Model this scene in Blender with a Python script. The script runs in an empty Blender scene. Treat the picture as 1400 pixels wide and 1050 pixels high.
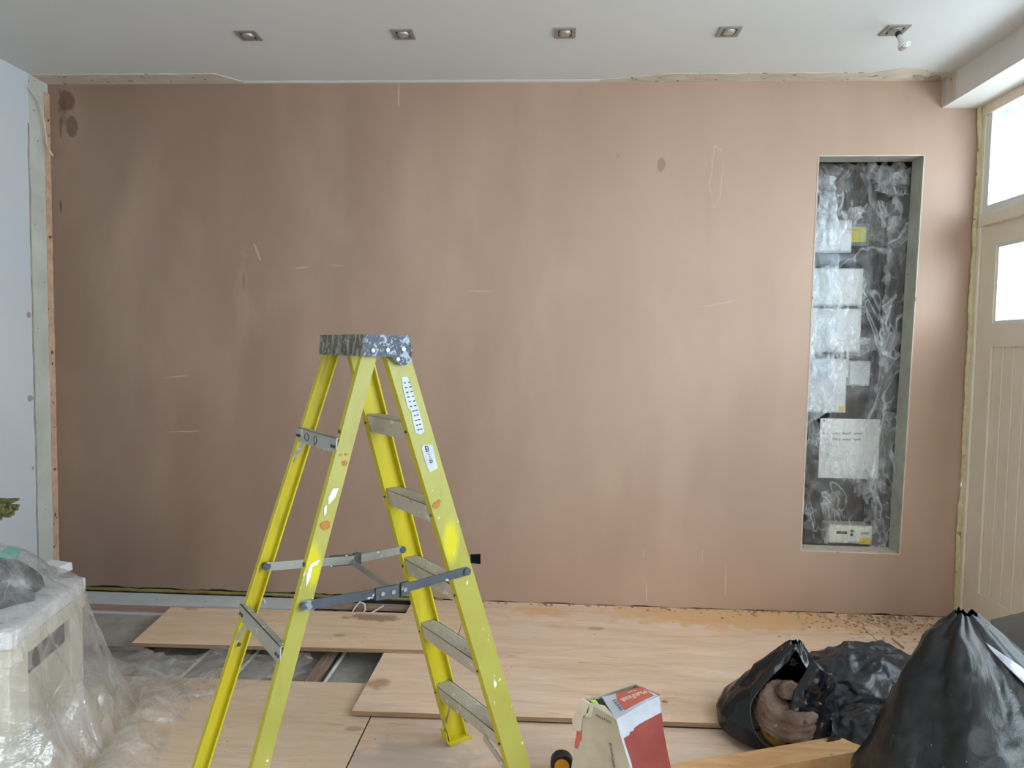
import bpy, bmesh, math, random
from mathutils import Vector, Matrix, noise
random.seed(7)
sc = bpy.context.scene
col = sc.collection
PI = math.pi

# ------------------------------------------------------------------ camera
FPX = 917.78                                   # focal length in pixels of the 1400 wide frame
CAM = Vector((0.0, -3.8196, 1.5))
CR = Vector((0.99861343, 0.05039598, 0.0152136))
CU = Vector((-0.01787938, 0.05287548, 0.99844104))
CD = Vector((-0.04951299, 0.99732865, -0.05370321))
cd = bpy.data.cameras.new('camera'); cam = bpy.data.objects.new('camera', cd); col.objects.link(cam)
cd.sensor_width = 36; cd.lens = FPX / 1400 * 36; cd.clip_start = .02; cd.clip_end = 200
m = Matrix.Identity(4)
for i, v in enumerate((CR, CU, -CD)):
    for j in range(3): m[j][i] = v[j]
m.translation = CAM
cam.matrix_world = m
sc.camera = cam

def on(x, y, ax, val):
    """survey: where the sight line of the photo's pixel meets the plane <axis>=val of the room"""
    v = CR * ((x - 700) / FPX) - CU * ((y - 525) / FPX) + CD
    return CAM + v * ((val - CAM[ax]) / v[ax])

# ------------------------------------------------------------------ world, light, exposure
sc.view_settings.view_transform = 'Standard'
sc.view_settings.look = 'None'
sc.view_settings.exposure = 0.0
sc.view_settings.gamma = 1
sc.view_settings.use_curve_mapping = False
w = bpy.data.worlds.new('sky'); sc.world = w; w.use_nodes = True
bg = w.node_tree.nodes['Background']
bg.inputs[0].default_value = (0.80, 0.91, 1.0, 1); bg.inputs[1].default_value = 2.2

def area(name, loc, direction, sx, sy, power, color):
    l = bpy.data.lights.new(name, 'AREA'); l.shape = 'RECTANGLE'; l.size = sx; l.size_y = sy
    l.energy = power; l.color = color
    o = bpy.data.objects.new(name, l); col.objects.link(o)
    o.location = loc
    o.rotation_euler = Vector(direction).to_track_quat('-Z', 'Y').to_euler()
    return o
# daylight coming through the glazing of the right-hand wall and the window behind the camera
area('daylight_side_window', (2.60, -3.35, 1.85), (-1, 0.0, -.42), 2.9, 2.0, 160, (0.88, 0.94, 1.0))
area('daylight_door_glass', (2.75, -0.75, 2.05), (-1, 0, -.40), 1.2, 1.2, 46, (0.86, 0.93, 1.0))
area('daylight_front_window', (-0.2, -6.62, 1.65), (0, 1, -.38), 3.4, 1.8, 62, (1.0, 0.91, 0.80))

# ------------------------------------------------------------------ names and records
ORG = {}
def tag(o, label=None, cat=None, group=None, kind=None):
    if label: o['label'] = label
    if cat: o['category'] = cat
    if group: o['group'] = group
    if kind: o['kind'] = kind
    return o
def thing(name, loc, label, cat, group=None):
    o = bpy.data.objects.new(name, None); col.objects.link(o); o.location = loc
    o.empty_display_size = .05
    ORG[o] = Vector(loc)
    return tag(o, label, cat, group)
def link(name, me, mt, parent=None, org=None, smooth=False):
    o = bpy.data.objects.new(name, me); col.objects.link(o)
    O = ORG[parent] if parent else Vector(org or (0, 0, 0))
    if O.length > 0: me.transform(Matrix.Translation(-O))
    if parent: o.parent = parent
    else: o.location = O
    ORG[o] = O
    mts = mt if isinstance(mt, (list, tuple)) else [mt]
    for q in mts: me.materials.append(q)
    if smooth:
        for p in me.polygons: p.use_smooth = True
    return o
def structure(o): o['kind'] = 'structure'; return o
def copy_tree(o, loc):
    c = o.copy(); col.objects.link(c); c.location = loc; ORG[c] = Vector(loc)
    def rec(src, dst):
        for ch in [q for q in bpy.data.objects if q.parent == src]:
            d = ch.copy(); col.objects.link(d); d.parent = dst; rec(ch, d)
    rec(o, c)
    return c

class MB:
    def __init__(s): s.v = []; s.f = []; s.uv = []; s.mi = []
    def face(s, pts, uv=None, mi=0):
        n = len(s.v); s.v += [Vector(p) for p in pts]; s.f.append(tuple(range(n, n + len(pts))))
        s.uv.append(uv or [(0, 0)] * len(pts)); s.mi.append(mi); return s
    def hexa(s, b, t):
        """b, t: four bottom and four top corners, both counter-clockwise seen from above"""
        L = (Vector(t[0]) - Vector(b[0])).length
        s.face(list(reversed(b))); s.face(t)
        for i in range(4):
            j = (i + 1) % 4; W = (Vector(b[j]) - Vector(b[i])).length
            s.face([b[i], b[j], t[j], t[i]], [(0, 0), (W, 0), (W, L), (0, L)])
        return s
    def box(s, x0, x1, y0, y1, z0, z1):
        b = [(x0, y0, z0), (x1, y0, z0), (x1, y1, z0), (x0, y1, z0)]
        return s.hexa(b, [(p[0], p[1], z1) for p in b])
    def prism(s, poly, d):
        """poly: planar loop of points, pushed by vector d"""
        d = Vector(d); a = [Vector(p) for p in poly]; b = [p + d for p in a]
        s.face(list(reversed(a))); s.face(b)
        for i in range(len(a)):
            j = (i + 1) % len(a); s.face([a[i], a[j], b[j], b[i]])
        return s
    def beam(s, p, q, a, b):
        """bar from p to q, section spanned by the full-size vectors a and b"""
        p, q, a, b = map(Vector, (p, q, a, b))
        f = lambda c: [c - a / 2 - b / 2, c + a / 2 - b / 2, c + a / 2 + b / 2, c - a / 2 + b / 2]
        return s.hexa(f(p), f(q))
    def tube(s, path, r, n=8, cap=True):
        path = [Vector(p) for p in path]; rings = []
        for i, p in enumerate(path):
            d = (path[min(i + 1, len(path) - 1)] - path[max(i - 1, 0)]).normalized()
            a = d.orthogonal().normalized() if i == 0 else (a - d * a.dot(d)).normalized()
            b = d.cross(a); rr = r[i] if isinstance(r, (list, tuple)) else r
            rings.append([p + (a * math.cos(2 * PI * k / n) + b * math.sin(2 * PI * k / n)) * rr for k in range(n)])
        for i in range(len(rings) - 1):
            for k in range(n):
                j = (k + 1) % n; s.face([rings[i][k], rings[i][j], rings[i + 1][j], rings[i + 1][k]])
        if cap: s.face(list(reversed(rings[0]))); s.face(rings[-1])
        return s
    def grid(s, P, nu, nv, mi=None, keep=None):
        """P(u,v) -> point on 0..1 x 0..1"""
        pts = [[Vector(P(i / nu, j / nv)) for i in range(nu + 1)] for j in range(nv + 1)]
        for j in range(nv):
            for i in range(nu):
                u, v = (i + .5) / nu, (j + .5) / nv
                if keep and not keep(u, v): continue
                s.face([pts[j][i], pts[j][i + 1], pts[j + 1][i + 1], pts[j + 1][i]],
                       [(i / nu, j / nv), ((i + 1) / nu, j / nv), ((i + 1) / nu, (j + 1) / nv), (i / nu, (j + 1) / nv)],
                       mi(u, v) if mi else 0)
        return s
    def build(s, name, mt, parent=None, org=None, smooth=False, bevel=0, solid=0, weld=True, fix=True, sub=0):
        me = bpy.data.meshes.new(name); me.from_pydata([tuple(p) for p in s.v], [], s.f)
        uvl = me.uv_layers.new(name='UV'); k = 0
        for fi, p in enumerate(me.polygons):
            p.material_index = s.mi[fi]
            for q in range(p.loop_total): uvl.data[p.loop_start + q].uv = s.uv[fi][q]
        bm = bmesh.new(); bm.from_mesh(me)
        if weld: bmesh.ops.remove_doubles(bm, verts=bm.verts, dist=1e-5)
        if fix: bmesh.ops.recalc_face_normals(bm, faces=bm.faces)
        bm.to_mesh(me); bm.free()
        o = link(name, me, mt, parent, org, smooth)
        if bevel:
            b = o.modifiers.new('bevel', 'BEVEL'); b.width = bevel; b.segments = 2; b.limit_method = 'ANGLE'; b.angle_limit = .6
        if solid:
            b = o.modifiers.new('thick', 'SOLIDIFY'); b.thickness = solid; b.offset = 0
        if sub:
            b = o.modifiers.new('sub', 'SUBSURF'); b.levels = sub; b.render_levels = sub
        return o

# ------------------------------------------------------------------ materials
def lin(c):
    if isinstance(c, str):
        c = [int(c[i:i + 2], 16) / 255 for i in (0, 2, 4)]
        c = [x / 12.92 if x <= .04045 else ((x + .055) / 1.055) ** 2.4 for x in c]
    return (*c[:3], 1)
class NT:
    def __init__(s, name):
        s.m = bpy.data.materials.new(name); s.m.use_nodes = True; s.t = s.m.node_tree
        s.b = s.t.nodes['Principled BSDF']; s.out = s.t.nodes['Material Output']
        s.tc = s.n('ShaderNodeTexCoord')
    def n(s, typ, ins=None, **kw):
        q = s.t.nodes.new(typ)
        for k, v in kw.items(): setattr(q, k, v)
        for k, v in (ins or {}).items(): s.set(q, k, v)
        return q
    def set(s, q, k, v):
        if isinstance(v, bpy.types.NodeSocket): s.t.links.new(v, q.inputs[k])
        else: q.inputs[k].default_value = v
    def mapping(s, scale=(1, 1, 1), loc=(0, 0, 0), rot=(0, 0, 0), coord='Object'):
        return s.n('ShaderNodeMapping', {0: s.tc.outputs[coord], 1: loc, 2: rot, 3: scale}).outputs[0]
    def noise(s, vec, scale=5, detail=4, rough=.55, dist=0):
        return s.n('ShaderNodeTexNoise', {'Vector': vec, 'Scale': scale, 'Detail': detail, 'Roughness': rough, 'Distortion': dist}).outputs['Fac']
    def ramp(s, fac, stops):
        r = s.n('ShaderNodeValToRGB', {0: fac}); e = r.color_ramp.elements
        while len(e) < len(stops): e.new(.5)
        for q, (p, c) in zip(e, stops): q.position = p; q.color = lin(c)
        return r.outputs[0]
    def rng(s, v, a, b, c=0., d=1.):
        return s.n('ShaderNodeMapRange', {0: v, 1: a, 2: b, 3: c, 4: d}, interpolation_type='SMOOTHSTEP').outputs[0]
    def math(s, op, a, b=0.):
        return s.n('ShaderNodeMath', {0: a, 1: b}, operation=op).outputs[0]
    def mix(s, fac, a, b):
        q = s.n('ShaderNodeMix', data_type='RGBA'); s.set(q, 0, fac)
        for k, v in ((6, a), (7, b)): s.set(q, k, v if isinstance(v, bpy.types.NodeSocket) else lin(v))
        return q.outputs[2]
    def blot(s, c, r, rot=(0, 0, 0), edge=.35, amt=.5, scale=14, coord='Object'):
        """irregular mark of its own shape, centre c, radii r"""
        v = s.n('ShaderNodeVectorMath', {0: s.tc.outputs[coord], 1: c}, operation='SUBTRACT').outputs[0]
        v = s.n('ShaderNodeVectorRotate', {0: v, 4: rot}, rotation_type='EULER_XYZ').outputs[0]
        v = s.n('ShaderNodeVectorMath', {0: v, 1: r}, operation='DIVIDE').outputs[0]
        l = s.n('ShaderNodeVectorMath', {0: v}, operation='LENGTH').outputs['Value']
        nz = s.noise(s.tc.outputs[coord], scale, 4)
        l = s.math('ADD', l, s.math('MULTIPLY', s.math('SUBTRACT', nz, .5), amt * 2))
        return s.rng(l, 1, 1 - edge)
    def bump(s, h, strength=.3, dist=.01):
        b = s.n('ShaderNodeBump', {'Strength': strength, 'Distance': dist, 'Height': h})
        s.set(s.b, 'Normal', b.outputs[0])
    def fin(s, color=None, rough=.6, metal=0., spec=None):
        if color is not None: s.set(s.b, 'Base Color', color if isinstance(color, bpy.types.NodeSocket) else lin(color))
        s.set(s.b, 'Roughness', rough); s.set(s.b, 'Metallic', metal)
        if spec is not None: s.set(s.b, 'Specular IOR Level', spec)
        return s.m
def simple(name, a, b=None, scale=6, rough=.6, metal=0., bump=.15, specks=None, stretch=(1, 1, 1), spec=None, dist=.004, lo=.35, hi=.65):
    s = NT(name); v = s.mapping(stretch)
    f = s.noise(v, scale, 5)
    c = s.ramp(f, [(lo, a), (hi, b or a)])
    if specks:
        for sc_, th, cc in specks:
            g = s.noise(s.tc.outputs['Object'], sc_, 2, .5)
            c = s.mix(s.rng(g, th, th + .03), c, cc)
    if bump: s.bump(s.noise(v, scale * 3, 4), bump, dist)
    return s.fin(c, rough, metal, spec)

XL, XR, HC, XB, ZB = -2.9033, 2.3189, 2.9833, 2.1164, 2.8303
YF = -6.5
def vec(p, z=None): return (p.x, p.y, p.z)

def m_plaster():
    s = NT('fresh pink plaster'); o = s.tc.outputs['Object']
    big = s.noise(s.mapping((.35, 1, .28)), 1.6, 3, .5)
    c = s.ramp(big, [(.3, 'A58774'), (.5, 'AE917D'), (.7, 'B69A86')])
    # drying plaster plus painted light falloff: darker, browner to the left, with trowel banding
    x = s.n('ShaderNodeSeparateXYZ', {0: o}).outputs
    band = s.noise(s.mapping((.9, 1, .25)), 2.2, 4, .6)
    damp_falloff = s.math('ADD', x[0], s.math('MULTIPLY', s.math('SUBTRACT', band, .5), 1.9))
    c = s.mix(s.rng(damp_falloff, .7, -2.6, 0, .85), c, '7E6655')
    tro = s.noise(s.mapping((1.2, 1, .5), rot=(0, .35, 0)), 1.6, 4, .55, .3)
    c = s.mix(s.rng(tro, .40, .75, 0, .22), c, 'CDB09C')
    c = s.mix(s.rng(s.noise(s.mapping((2.5, 1, .5)), 1.5, 4, .5), .5, .8, 0, .2), c, '8F7262')
    def B(px, py, rx, rz, cc, amt=.5, k=1., rot=0., scale=14):
        nonlocal c
        p = on(px, py, 1, 0); f = s.blot((p.x, 0, p.z), (rx, 10, rz), (0, rot, 0), .4, amt, scale)
        c = s.mix(s.math('MULTIPLY', f, k), c, cc)
    B(90, 140, .060, .085, '5A3D2E', .8, .75); B(98, 172, .045, .070, '5A3D2E', .9, .7); B(86, 158, .03, .09, '5A3D2E', 1., .4); B(83, 172, .014, .09, '5A3D2E', .8, .6)
    B(83, 282, .010, .05, '5A3D2E', .5, .7); B(333, 385, .010, .07, '6A4A38', .5, .55)
    B(904, 225, .024, .045, '7E5F50', .8, .55); B(845, 213, .016, .016, '7E5F50', .6, .3)
    B(330, 420, .05, .3, 'B39A88', .9, .15)
    # scuffs and dried drips, lighter
    for px, py, rx, rz, rot in ((412, 366, .05, .005, .1), (462, 363, .05, .004, -.1), (352, 345, .008, .07, .35), (240, 515, .09, .004, .1),
                                (655, 398, .09, .003, 0), (1160, 690, .05, .003, 0), (884, 810, .004, .07, 0), (992, 795, .004, .1, 0),
                                (985, 415, .12, .003, .2), (250, 590, .12, .005, .05), (880, 757, .003, .03, 0), (545, 130, .006, .09, 0), (960, 760, .003, .05, 0)):
        B(px, py, rx, rz, 'D9C5B5', .6, .32, rot, 30)
    # pencilled oval scratch
    p = on(979, 243, 1, 0)
    v = s.n('ShaderNodeVectorMath', {0: o, 1: (p.x, 0, p.z)}, operation='SUBTRACT').outputs[0]
    v = s.n('ShaderNodeVectorMath', {0: v, 1: (.030, 10, .145)}, operation='DIVIDE').outputs[0]
    l = s.n('ShaderNodeVectorMath', {0: v}, operation='LENGTH').outputs['Value']
    l = s.math('ADD', l, s.math('MULTIPLY', s.math('SUBTRACT', s.noise(o, 9, 3), .5), 2.2))
    ring = s.math('SUBTRACT', 1., s.math('MULTIPLY', s.math('ABSOLUTE', s.math('SUBTRACT', l, 1.)), 13.))
    c = s.mix(s.math('MULTIPLY', s.rng(ring, 0, 1), s.rng(s.noise(o, 5, 3), .40, .62, 0, .55)), c, 'DCC9BA')
    h = s.math('ADD', s.noise(s.mapping((1, 1, .35)), 1.3, 3), s.math('MULTIPLY', s.noise(o, 40, 4), .02))
    s.bump(h, .35, .02)
    r = s.rng(s.noise(s.mapping((1, 1, .4)), 2, 3), .35, .7, .44, .54)
    return s.fin(c, r, 0, .5)

def m_ply(name, tone, seed=0, marks=()):
    s = NT(name)
    v = s.mapping((1.0, 7.5, 1), (seed * 3.7, seed * 1.9, 0))
    a = s.noise(v, 1.7, 6, .62, .9)
    c = s.ramp(a, [(.28, tone[0]), (.5, tone[1]), (.72, tone[2])])
    fine = s.noise(s.mapping((4, 60, 1), (seed, 0, 0)), 3, 4, .6)
    c = s.mix(s.rng(fine, .48, .75, 0, .5), c, tone[3])
    streak = s.noise(s.mapping((2.2, 26, 1), (seed * 2, seed, 0)), 2.1, 3, .5, .5)
    c = s.mix(s.rng(streak, .62, .74, 0, .5), c, '9C7C62')
    dust = s.noise(s.mapping((1, 1, 1), (seed * 5, 0, 0)), 3.2, 5, .6)
    c = s.mix(s.rng(dust, .45, .72, 0, .38), c, 'D5C2B4')
    spk = s.noise(s.mapping((1, 1, 1), (seed, 2, 0)), 46, 2, .5)
    c = s.mix(s.rng(spk, .74, .78), c, '7C5B45')
    for kx, ky, kr in ((.31, .42, .035), (-.72, .18, .028), (.95, -.33, .04), (-1.4, -.55, .03), (1.5, .1, .03), (-.1, -.62, .032), (.62, -.9, .03), (-2.0, .35, .03), (-1.0, -1.6, .035), (.2, -1.9, .03)):
        f = s.blot((kx + seed * .21 - .5, ky - .75, 0), (kr * 1.5, kr * .75, 9), (0, 0, 0), .5, .5, 14)
        c = s.mix(s.math('MULTIPLY', f, .5), c, '8F6B4E')
    for cen, r, cc, k in marks:
        f = s.blot(cen, r, (0, 0, 0), .5, .9, 11)
        c = s.mix(s.math('MULTIPLY', f, k), c, cc)
    s.bump(s.noise(s.mapping((3, 40, 1)), 3, 4), .25, .003)
    return s.fin(c, .62, 0, .3)

def m_film(name, base=.30, tint=(.93, .95, .96), rough=.16, milk=.5, scale=7, crease=(1, 1, .35), lines=1.):
    s = NT(name); t = s.t
    s.t.nodes.remove(s.b)
    tr = s.n('ShaderNodeBsdfTransparent', {0: (1, 1, 1, 1)}).outputs[0]
    gl = s.n('ShaderNodeBsdfGlossy', {0: (1, 1, 1, 1), 'Roughness': rough})
    df = s.n('ShaderNodeBsdfDiffuse', {0: (*tint, 1)}).outputs[0]
    tl = s.n('ShaderNodeBsdfTranslucent', {0: (*tint, 1)}).outputs[0]
    m1 = s.n('ShaderNodeMixShader', {0: .5, 1: df, 2: tl}).outputs[0]
    nz = s.noise(s.mapping(), scale, 6, .65, .8)
    rid = s.n('ShaderNodeTexVoronoi', {'Vector': s.mapping((1, 1, .55)), 'Scale': scale * 2.2}, feature='DISTANCE_TO_EDGE').outputs['Distance']
    h = s.math('ADD', nz, s.math('MULTIPLY', s.rng(rid, 0, .16), .18))
    b = s.n('ShaderNodeBump', {'Strength': .9, 'Distance': .035, 'Height': h}).outputs[0]
    s.set(gl, 'Normal', b)
    lw = s.n('ShaderNodeLayerWeight', {'Blend': .5, 'Normal': b}).outputs['Facing']
    fr = s.math('ADD', s.math('MULTIPLY', s.math('POWER', lw, 3.), .5), .06)
    m2 = s.n('ShaderNodeMixShader', {0: s.math('ADD', fr, .12), 1: m1, 2: gl.outputs[0]}).outputs[0]
    l1 = s.math('ABSOLUTE', s.math('SUBTRACT', s.noise(s.mapping(crease), scale * .55, 3, .5, .9), .5))
    l2 = s.math('ABSOLUTE', s.math('SUBTRACT', s.noise(s.mapping(crease, (5, 3, 1)), scale * 1.1, 3, .5, .8), .5))
    ln = s.math('ADD', s.rng(l1, .016, 0, 0, .6), s.rng(l2, .009, 0, 0, .4))  # white streaks along the creases, highlights painted into the opacity
    fac = s.math('ADD', s.math('ADD', s.rng(nz, .42, .72, base * .4, base * 1.8), s.math('MULTIPLY', fr, .7)), s.math('MULTIPLY', ln, lines))
    fin = s.n('ShaderNodeMixShader', {0: fac, 1: tr, 2: m2}).outputs[0]
    t.links.new(fin, s.out.inputs[0])
    return s.m

M = {}
M['plaster'] = m_plaster()
M['white_wall'] = simple('white painted wall', 'C9CED4', 'CFD4DA', 2, .6, bump=.1)
M['ceiling'] = simple('white painted ceiling', 'CFCFCC', 'D5D5D3', 1.2, .7, bump=.08)
M['bare'] = simple('bare grey-green skim', 'B9BDB2', 'C9CBC2', 5, .8, bump=.3, specks=[(40, .70, '7E7466')])
M['patch'] = simple('bare cream plaster strip', 'BFB2A0', 'CFC4B4', 9, .85, bump=.6, specks=[(22, .66, '8E7A66')], stretch=(1, 3, 1))
M['tan'] = simple('torn tan board edge', 'B3907A', 'C9A88E', 14, .9, bump=.7, specks=[(30, .64, '6B452C')])
M['foam'] = simple('yellow expanding foam', 'C3B88A', 'D3CAA2', 16, .8, bump=.9, specks=[(18, .66, 'A58A3C')], dist=.01)
M['olive'] = simple('olive foam strip', '6E632C', '867B3C', 12, .8, bump=.6)
M['frame'] = simple('cream painted joinery', 'E1D5BE', 'E6DCC9', 4, .45, bump=.08)
M['upvc'] = simple('white window frame', 'D8DADA', 'DEE0E0', 3, .4, bump=.03)
M['concrete'] = simple('dusty concrete slab', '57524C', '77716A', 9, .9, bump=.4)
M['foil'] = simple('dusty grey insulation', '8D8A84', 'AAA7A0', 8, .75, bump=.3, specks=[(50, .68, 'BEBBB4')])
M['joist'] = simple('old brown joist', '7E6858', 'A18C7A', 3, .85, bump=.4, stretch=(14, 1, 14))
M['pipe'] = simple('white plastic pipe', 'C7C4BC', 'D8D6CF', 8, .45, bump=.05)
M['dark'] = simple('dark void', '1C1916', '2A2622', 8, .9)
M['green'] = simple('green moisture board', 'A09F92', 'B0AFA2', 9, .8, bump=.2, specks=[(30, .7, '6E6F64')])
M['cavity'] = simple('dark brown cavity brick', '4E433B', '675A50', 5, .9, bump=.6)
M['box_white'] = simple('white plastic casing', 'D2D5D6', 'DCDEDF', 3, .4, bump=.03)
M['box_cream'] = simple('cream plastic casing', 'D9D6C4', 'E0DDCC', 3, .4, bump=.03)
M['grey_cable'] = simple('grey blue sleeve', '6F7681', '7F8791', 6, .5)
M['ink'] = simple('dark ink', '23252B', '2C2E35', 6, .6, bump=0)
M['yellow_label'] = simple('yellow sticker', 'D8CF3A', 'DFD84E', 5, .5, bump=.02)
M['ochre_label'] = simple('ochre sticker', 'D8BE4A', 'DEC861', 5, .5, bump=.02)
M['grey_label'] = simple('grey label', '9A9CA0', 'A8AAAD', 5, .5, bump=.02)
M['film'] = m_film('clear polythene film', .20, scale=5, rough=.10, lines=.55, crease=(1, 1, .5))
M['film_knot'] = m_film('bunched polythene film', .26, scale=8, rough=.08, lines=.4)
M['film_blue'] = m_film('bright polythene film', .52, (.82, .91, .98), .2, scale=6, lines=.4, crease=(1, 1, .25))
M['film_floor'] = m_film('dusty polythene film', .30, (.82, .80, .77), .22, scale=5, crease=(1, 1, 1), lines=.5)
M['film_drape'] = m_film('polythene dust sheet', .38, (.86, .87, .87), .12, scale=3.6, crease=(1, 1, .6), lines=.38)
M['chrome'] = simple('brushed nickel', 'A3A19C', 'ACAAA6', 4, .42, .7, bump=.02)
M['lamp'] = NT('reflector lamp glass').fin('C8C8C8', .12, .8)
M['bulbwhite'] = simple('white lamp casing', 'DAD9D4', 'E0DFDB', 4, .35, bump=.02)
M['black'] = simple('black plastic', '15151A', '1D1D22', 5, .4, bump=.05)

TONE = [('CFAF93', 'DEBFA4', 'E8CFB8', 'C7A284'), ('CDAE94', 'DABEA6', 'E4CCB8', 'C4A186'), ('B89177', 'C9A68C', 'D6B9A2', 'AD866B')]
M['ply_far'] = m_ply('plywood warm', ('D0AE8E', 'DCBD9D', 'E6CCAF', 'C5A07C'), 1,
                     [((on(510, 847, 2, .036).x, on(510, 847, 2, .036).y, 0), (.17, .05, 9), '7D6353', .7), ((on(255, 838, 2, .036).x, -.3, 0), (.06, .03, 9), '7D6353', .5)])
M['ply_pale'] = m_ply('plywood pale', TONE[0], 2.3, [((on(745, 850, 2, .018).x, -.12, 0), (.22, .08, 9), 'D8A46E', .6), ((on(500, 940, 2, .018).x + .05, -1.0, 0), (.06, .05, 9), '8A6B52', .6),
                     ((1.2, -.12, 0), (1.0, .2, 9), 'D8A873', .75)])
pf = on(560, 1050, 2, 0)
M['ply_near'] = m_ply('plywood near', TONE[1], 4.1, [((pf.x, pf.y + .02, 0), (.30, .19, 9), 'A5A29E', .5)])
M['ply_left'] = m_ply('plywood left', ('C9AD90', 'D7BD9F', 'E2CCB2', 'BA9C7C'), 5.6)
M['ply_edge'] = simple('plywood layered edge', '7E6248', 'A88864', 5, .8, bump=.3, stretch=(1, 1, 60))
M['grey_board'] = simple('grey chipboard', '8C857B', 'A39B90', 8, .8, bump=.3, specks=[(50, .7, 'C0B8AD')])
M['pink_batten'] = simple('dusty brown batten', '8E7464', 'A98F7E', 5, .85, bump=.3, stretch=(1, 8, 1))
M['white_plank'] = simple('white painted plank', 'BDBFBF', 'CACBCB', 4, .6, bump=.1, specks=[(20, .72, '8E8176')])

# ------------------------------------------------------------------ room shell
nich = [on(1120, 214, 1, 0), on(1263, 213, 1, 0), on(1229, 757, 1, 0), on(1096, 752, 1, 0)]      # tl tr br bl
hole = [on(643, 758, 1, 0), on(657, 758, 1, 0), on(657, 770, 1, 0), on(643, 770, 1, 0)]
hole[1].z += .004; hole[2].z -= .006
def back_wall():
    bm = bmesh.new()
    def loop(pts):
        vs = [bm.verts.new(p) for p in pts]
        return [bm.edges.new((vs[i], vs[(i + 1) % len(vs)])) for i in range(len(vs))]
    E_ = []
    bot = []
    N = 170
    for i in range(N + 1):
        x = XL + (XR - XL) * i / N
        base = .040 if x < -.6 else .029
        bot.append((x, 0, base + .010 * noise.noise(Vector((x * 6, 0, 0))) + .006 * noise.noise(Vector((x * 23, 3, 0)))))
    E_ += loop(bot + [(XR, 0, HC), (XL, 0, HC)])
    E_ += loop([tuple(p) for p in nich]); E_ += loop([tuple(p) for p in hole])
    bmesh.ops.triangle_fill(bm, use_beauty=True, use_dissolve=False, edges=E_)
    for f in bm.faces:
        if f.normal.y > 0: f.normal_flip()
    me = bpy.data.meshes.new('wall_back'); bm.to_mesh(me); bm.free()
    return link('wall_back', me, M['plaster'])
wall_back = structure(back_wall())
# added near-black strip painting the gap's shade behind the ragged plaster foot
structure(MB().box(XL, XR, .012, .03, -.16, .06).build('trim_1', M['dark']))

# niche: green board reveals, then the service cavity behind
D1 = .115
mb = MB()
back4 = [Vector((p.x, D1, p.z)) for p in nich]
for i in range(4):
    j = (i + 1) % 4
    mb.face([nich[i], nich[j], back4[j], back4[i]], mi=1 if i == 2 else 0)
mb.build('reveal', [M['green'], M['patch']], wall_back)
mb = MB()
# pale cut edge of the plaster around the opening, 4 mm proud lip
cx = sum((p.x for p in nich)) / 4; cz = sum((p.z for p in nich)) / 4
for i in range(4):
    j = (i + 1) % 4
    a, b = nich[i], nich[j]
    e = (b - a).normalized(); nrm = Vector((-e.z, 0, e.x))
    if nrm.dot(Vector((cx, 0, cz)) - a) > 0: nrm = -nrm
    wdt = .006
    mb.prism([a, b, b + nrm * wdt, a + nrm * wdt], (0, -.002, 0))
mb.build('cut_edge', M['patch'], wall_back)
CX0, CX1, CZ0, CZ1, CY = nich[3].x - .25, nich[1].x + .30, nich[2].z - .10, nich[0].z + .12, .47
mb = MB()
mb.face([(CX0, CY, CZ0), (CX1, CY, CZ0), (CX1, CY, CZ1), (CX0, CY, CZ1)])
mb.face([(CX0, D1, CZ0), (CX0, CY, CZ0), (CX0, CY, CZ1), (CX0, D1, CZ1)])
mb.face([(CX1, D1, CZ0), (CX1, CY, CZ0), (CX1, CY, CZ1), (CX1, D1, CZ1)])
mb.face([(CX0, D1, CZ1), (CX1, D1, CZ1), (CX1, CY, CZ1), (CX0, CY, CZ1)])
mb.face([(CX0, D1, nich[3].z - .004), (CX1, D1, nich[3].z - .004), (CX1, CY, nich[3].z - .004), (CX0, CY, nich[3].z - .004)])
# the front of the cavity around the reveal
for (x0, x1, z0, z1) in ((CX0, nich[3].x, CZ0, CZ1), (nich[1].x, CX1, CZ0, CZ1)):
    mb.face([(x0, D1, z0), (x1, D1, z0), (x1, D1, z1), (x0, D1, z1)])
mb.build('cavity', M['cavity'], wall_back)
# socket hole: recessed dark back box
mb = MB()
hb = [Vector((p.x, .045, p.z)) for p in hole]
for i in range(4):
    j = (i + 1) % 4; mb.face([hole[i], hole[j], hb[j], hb[i]])
mb.face(hb)
mb.build('socket_recess', M['dark'], wall_back)
# faint square of a filled socket at the lower left
a, b = on(227, 741, 1, 0), on(260, 761, 1, 0)
mb = MB()
z1_, z0_ = a.z, b.z
fr = .006
for (x0, x1, z0, z1) in ((a.x, b.x, z1_ - fr, z1_), (a.x, b.x, z0_, z0_ + fr), (a.x, a.x + fr, z0_ + fr, z1_ - fr), (b.x - fr, b.x, z0_ + fr, z1_ - fr)):
    mb.box(x0, x1, -.0025, .001, z0, z1)
mb.build('filled_socket_outline', simple('buff filler ridge', '866E5E', '907868', 9, .8, bump=.4), wall_back)

# ceiling, left wall, front wall
structure(MB().box(XL - .1, XR + .25, YF - .1, .1, HC, HC + .1).build('ceiling', M['ceiling']))
ceil = bpy.data.objects['ceiling']
def wall_l():
    s = NT('left wall paint'); c = s.ramp(s.noise(s.tc.outputs['Object'], 1.5, 3), [(.3, 'C8CED6'), (.7, 'CFD4DB')])
    for px, py, r in ((39, 430, .02), (42, 545, .025), (45, 640, .012)):
        p = on(px, py, 0, XL)
        c = s.mix(s.blot((p.x, p.y, p.z), (9, r, r), (0, 0, 0), .3, .7, 22), c, 'A79C8E')
    return s.fin(c, .55)
wl = structure(MB().box(XL - .1, XL, YF, .1, -.16, HC).build('wall_left', wall_l()))
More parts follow.
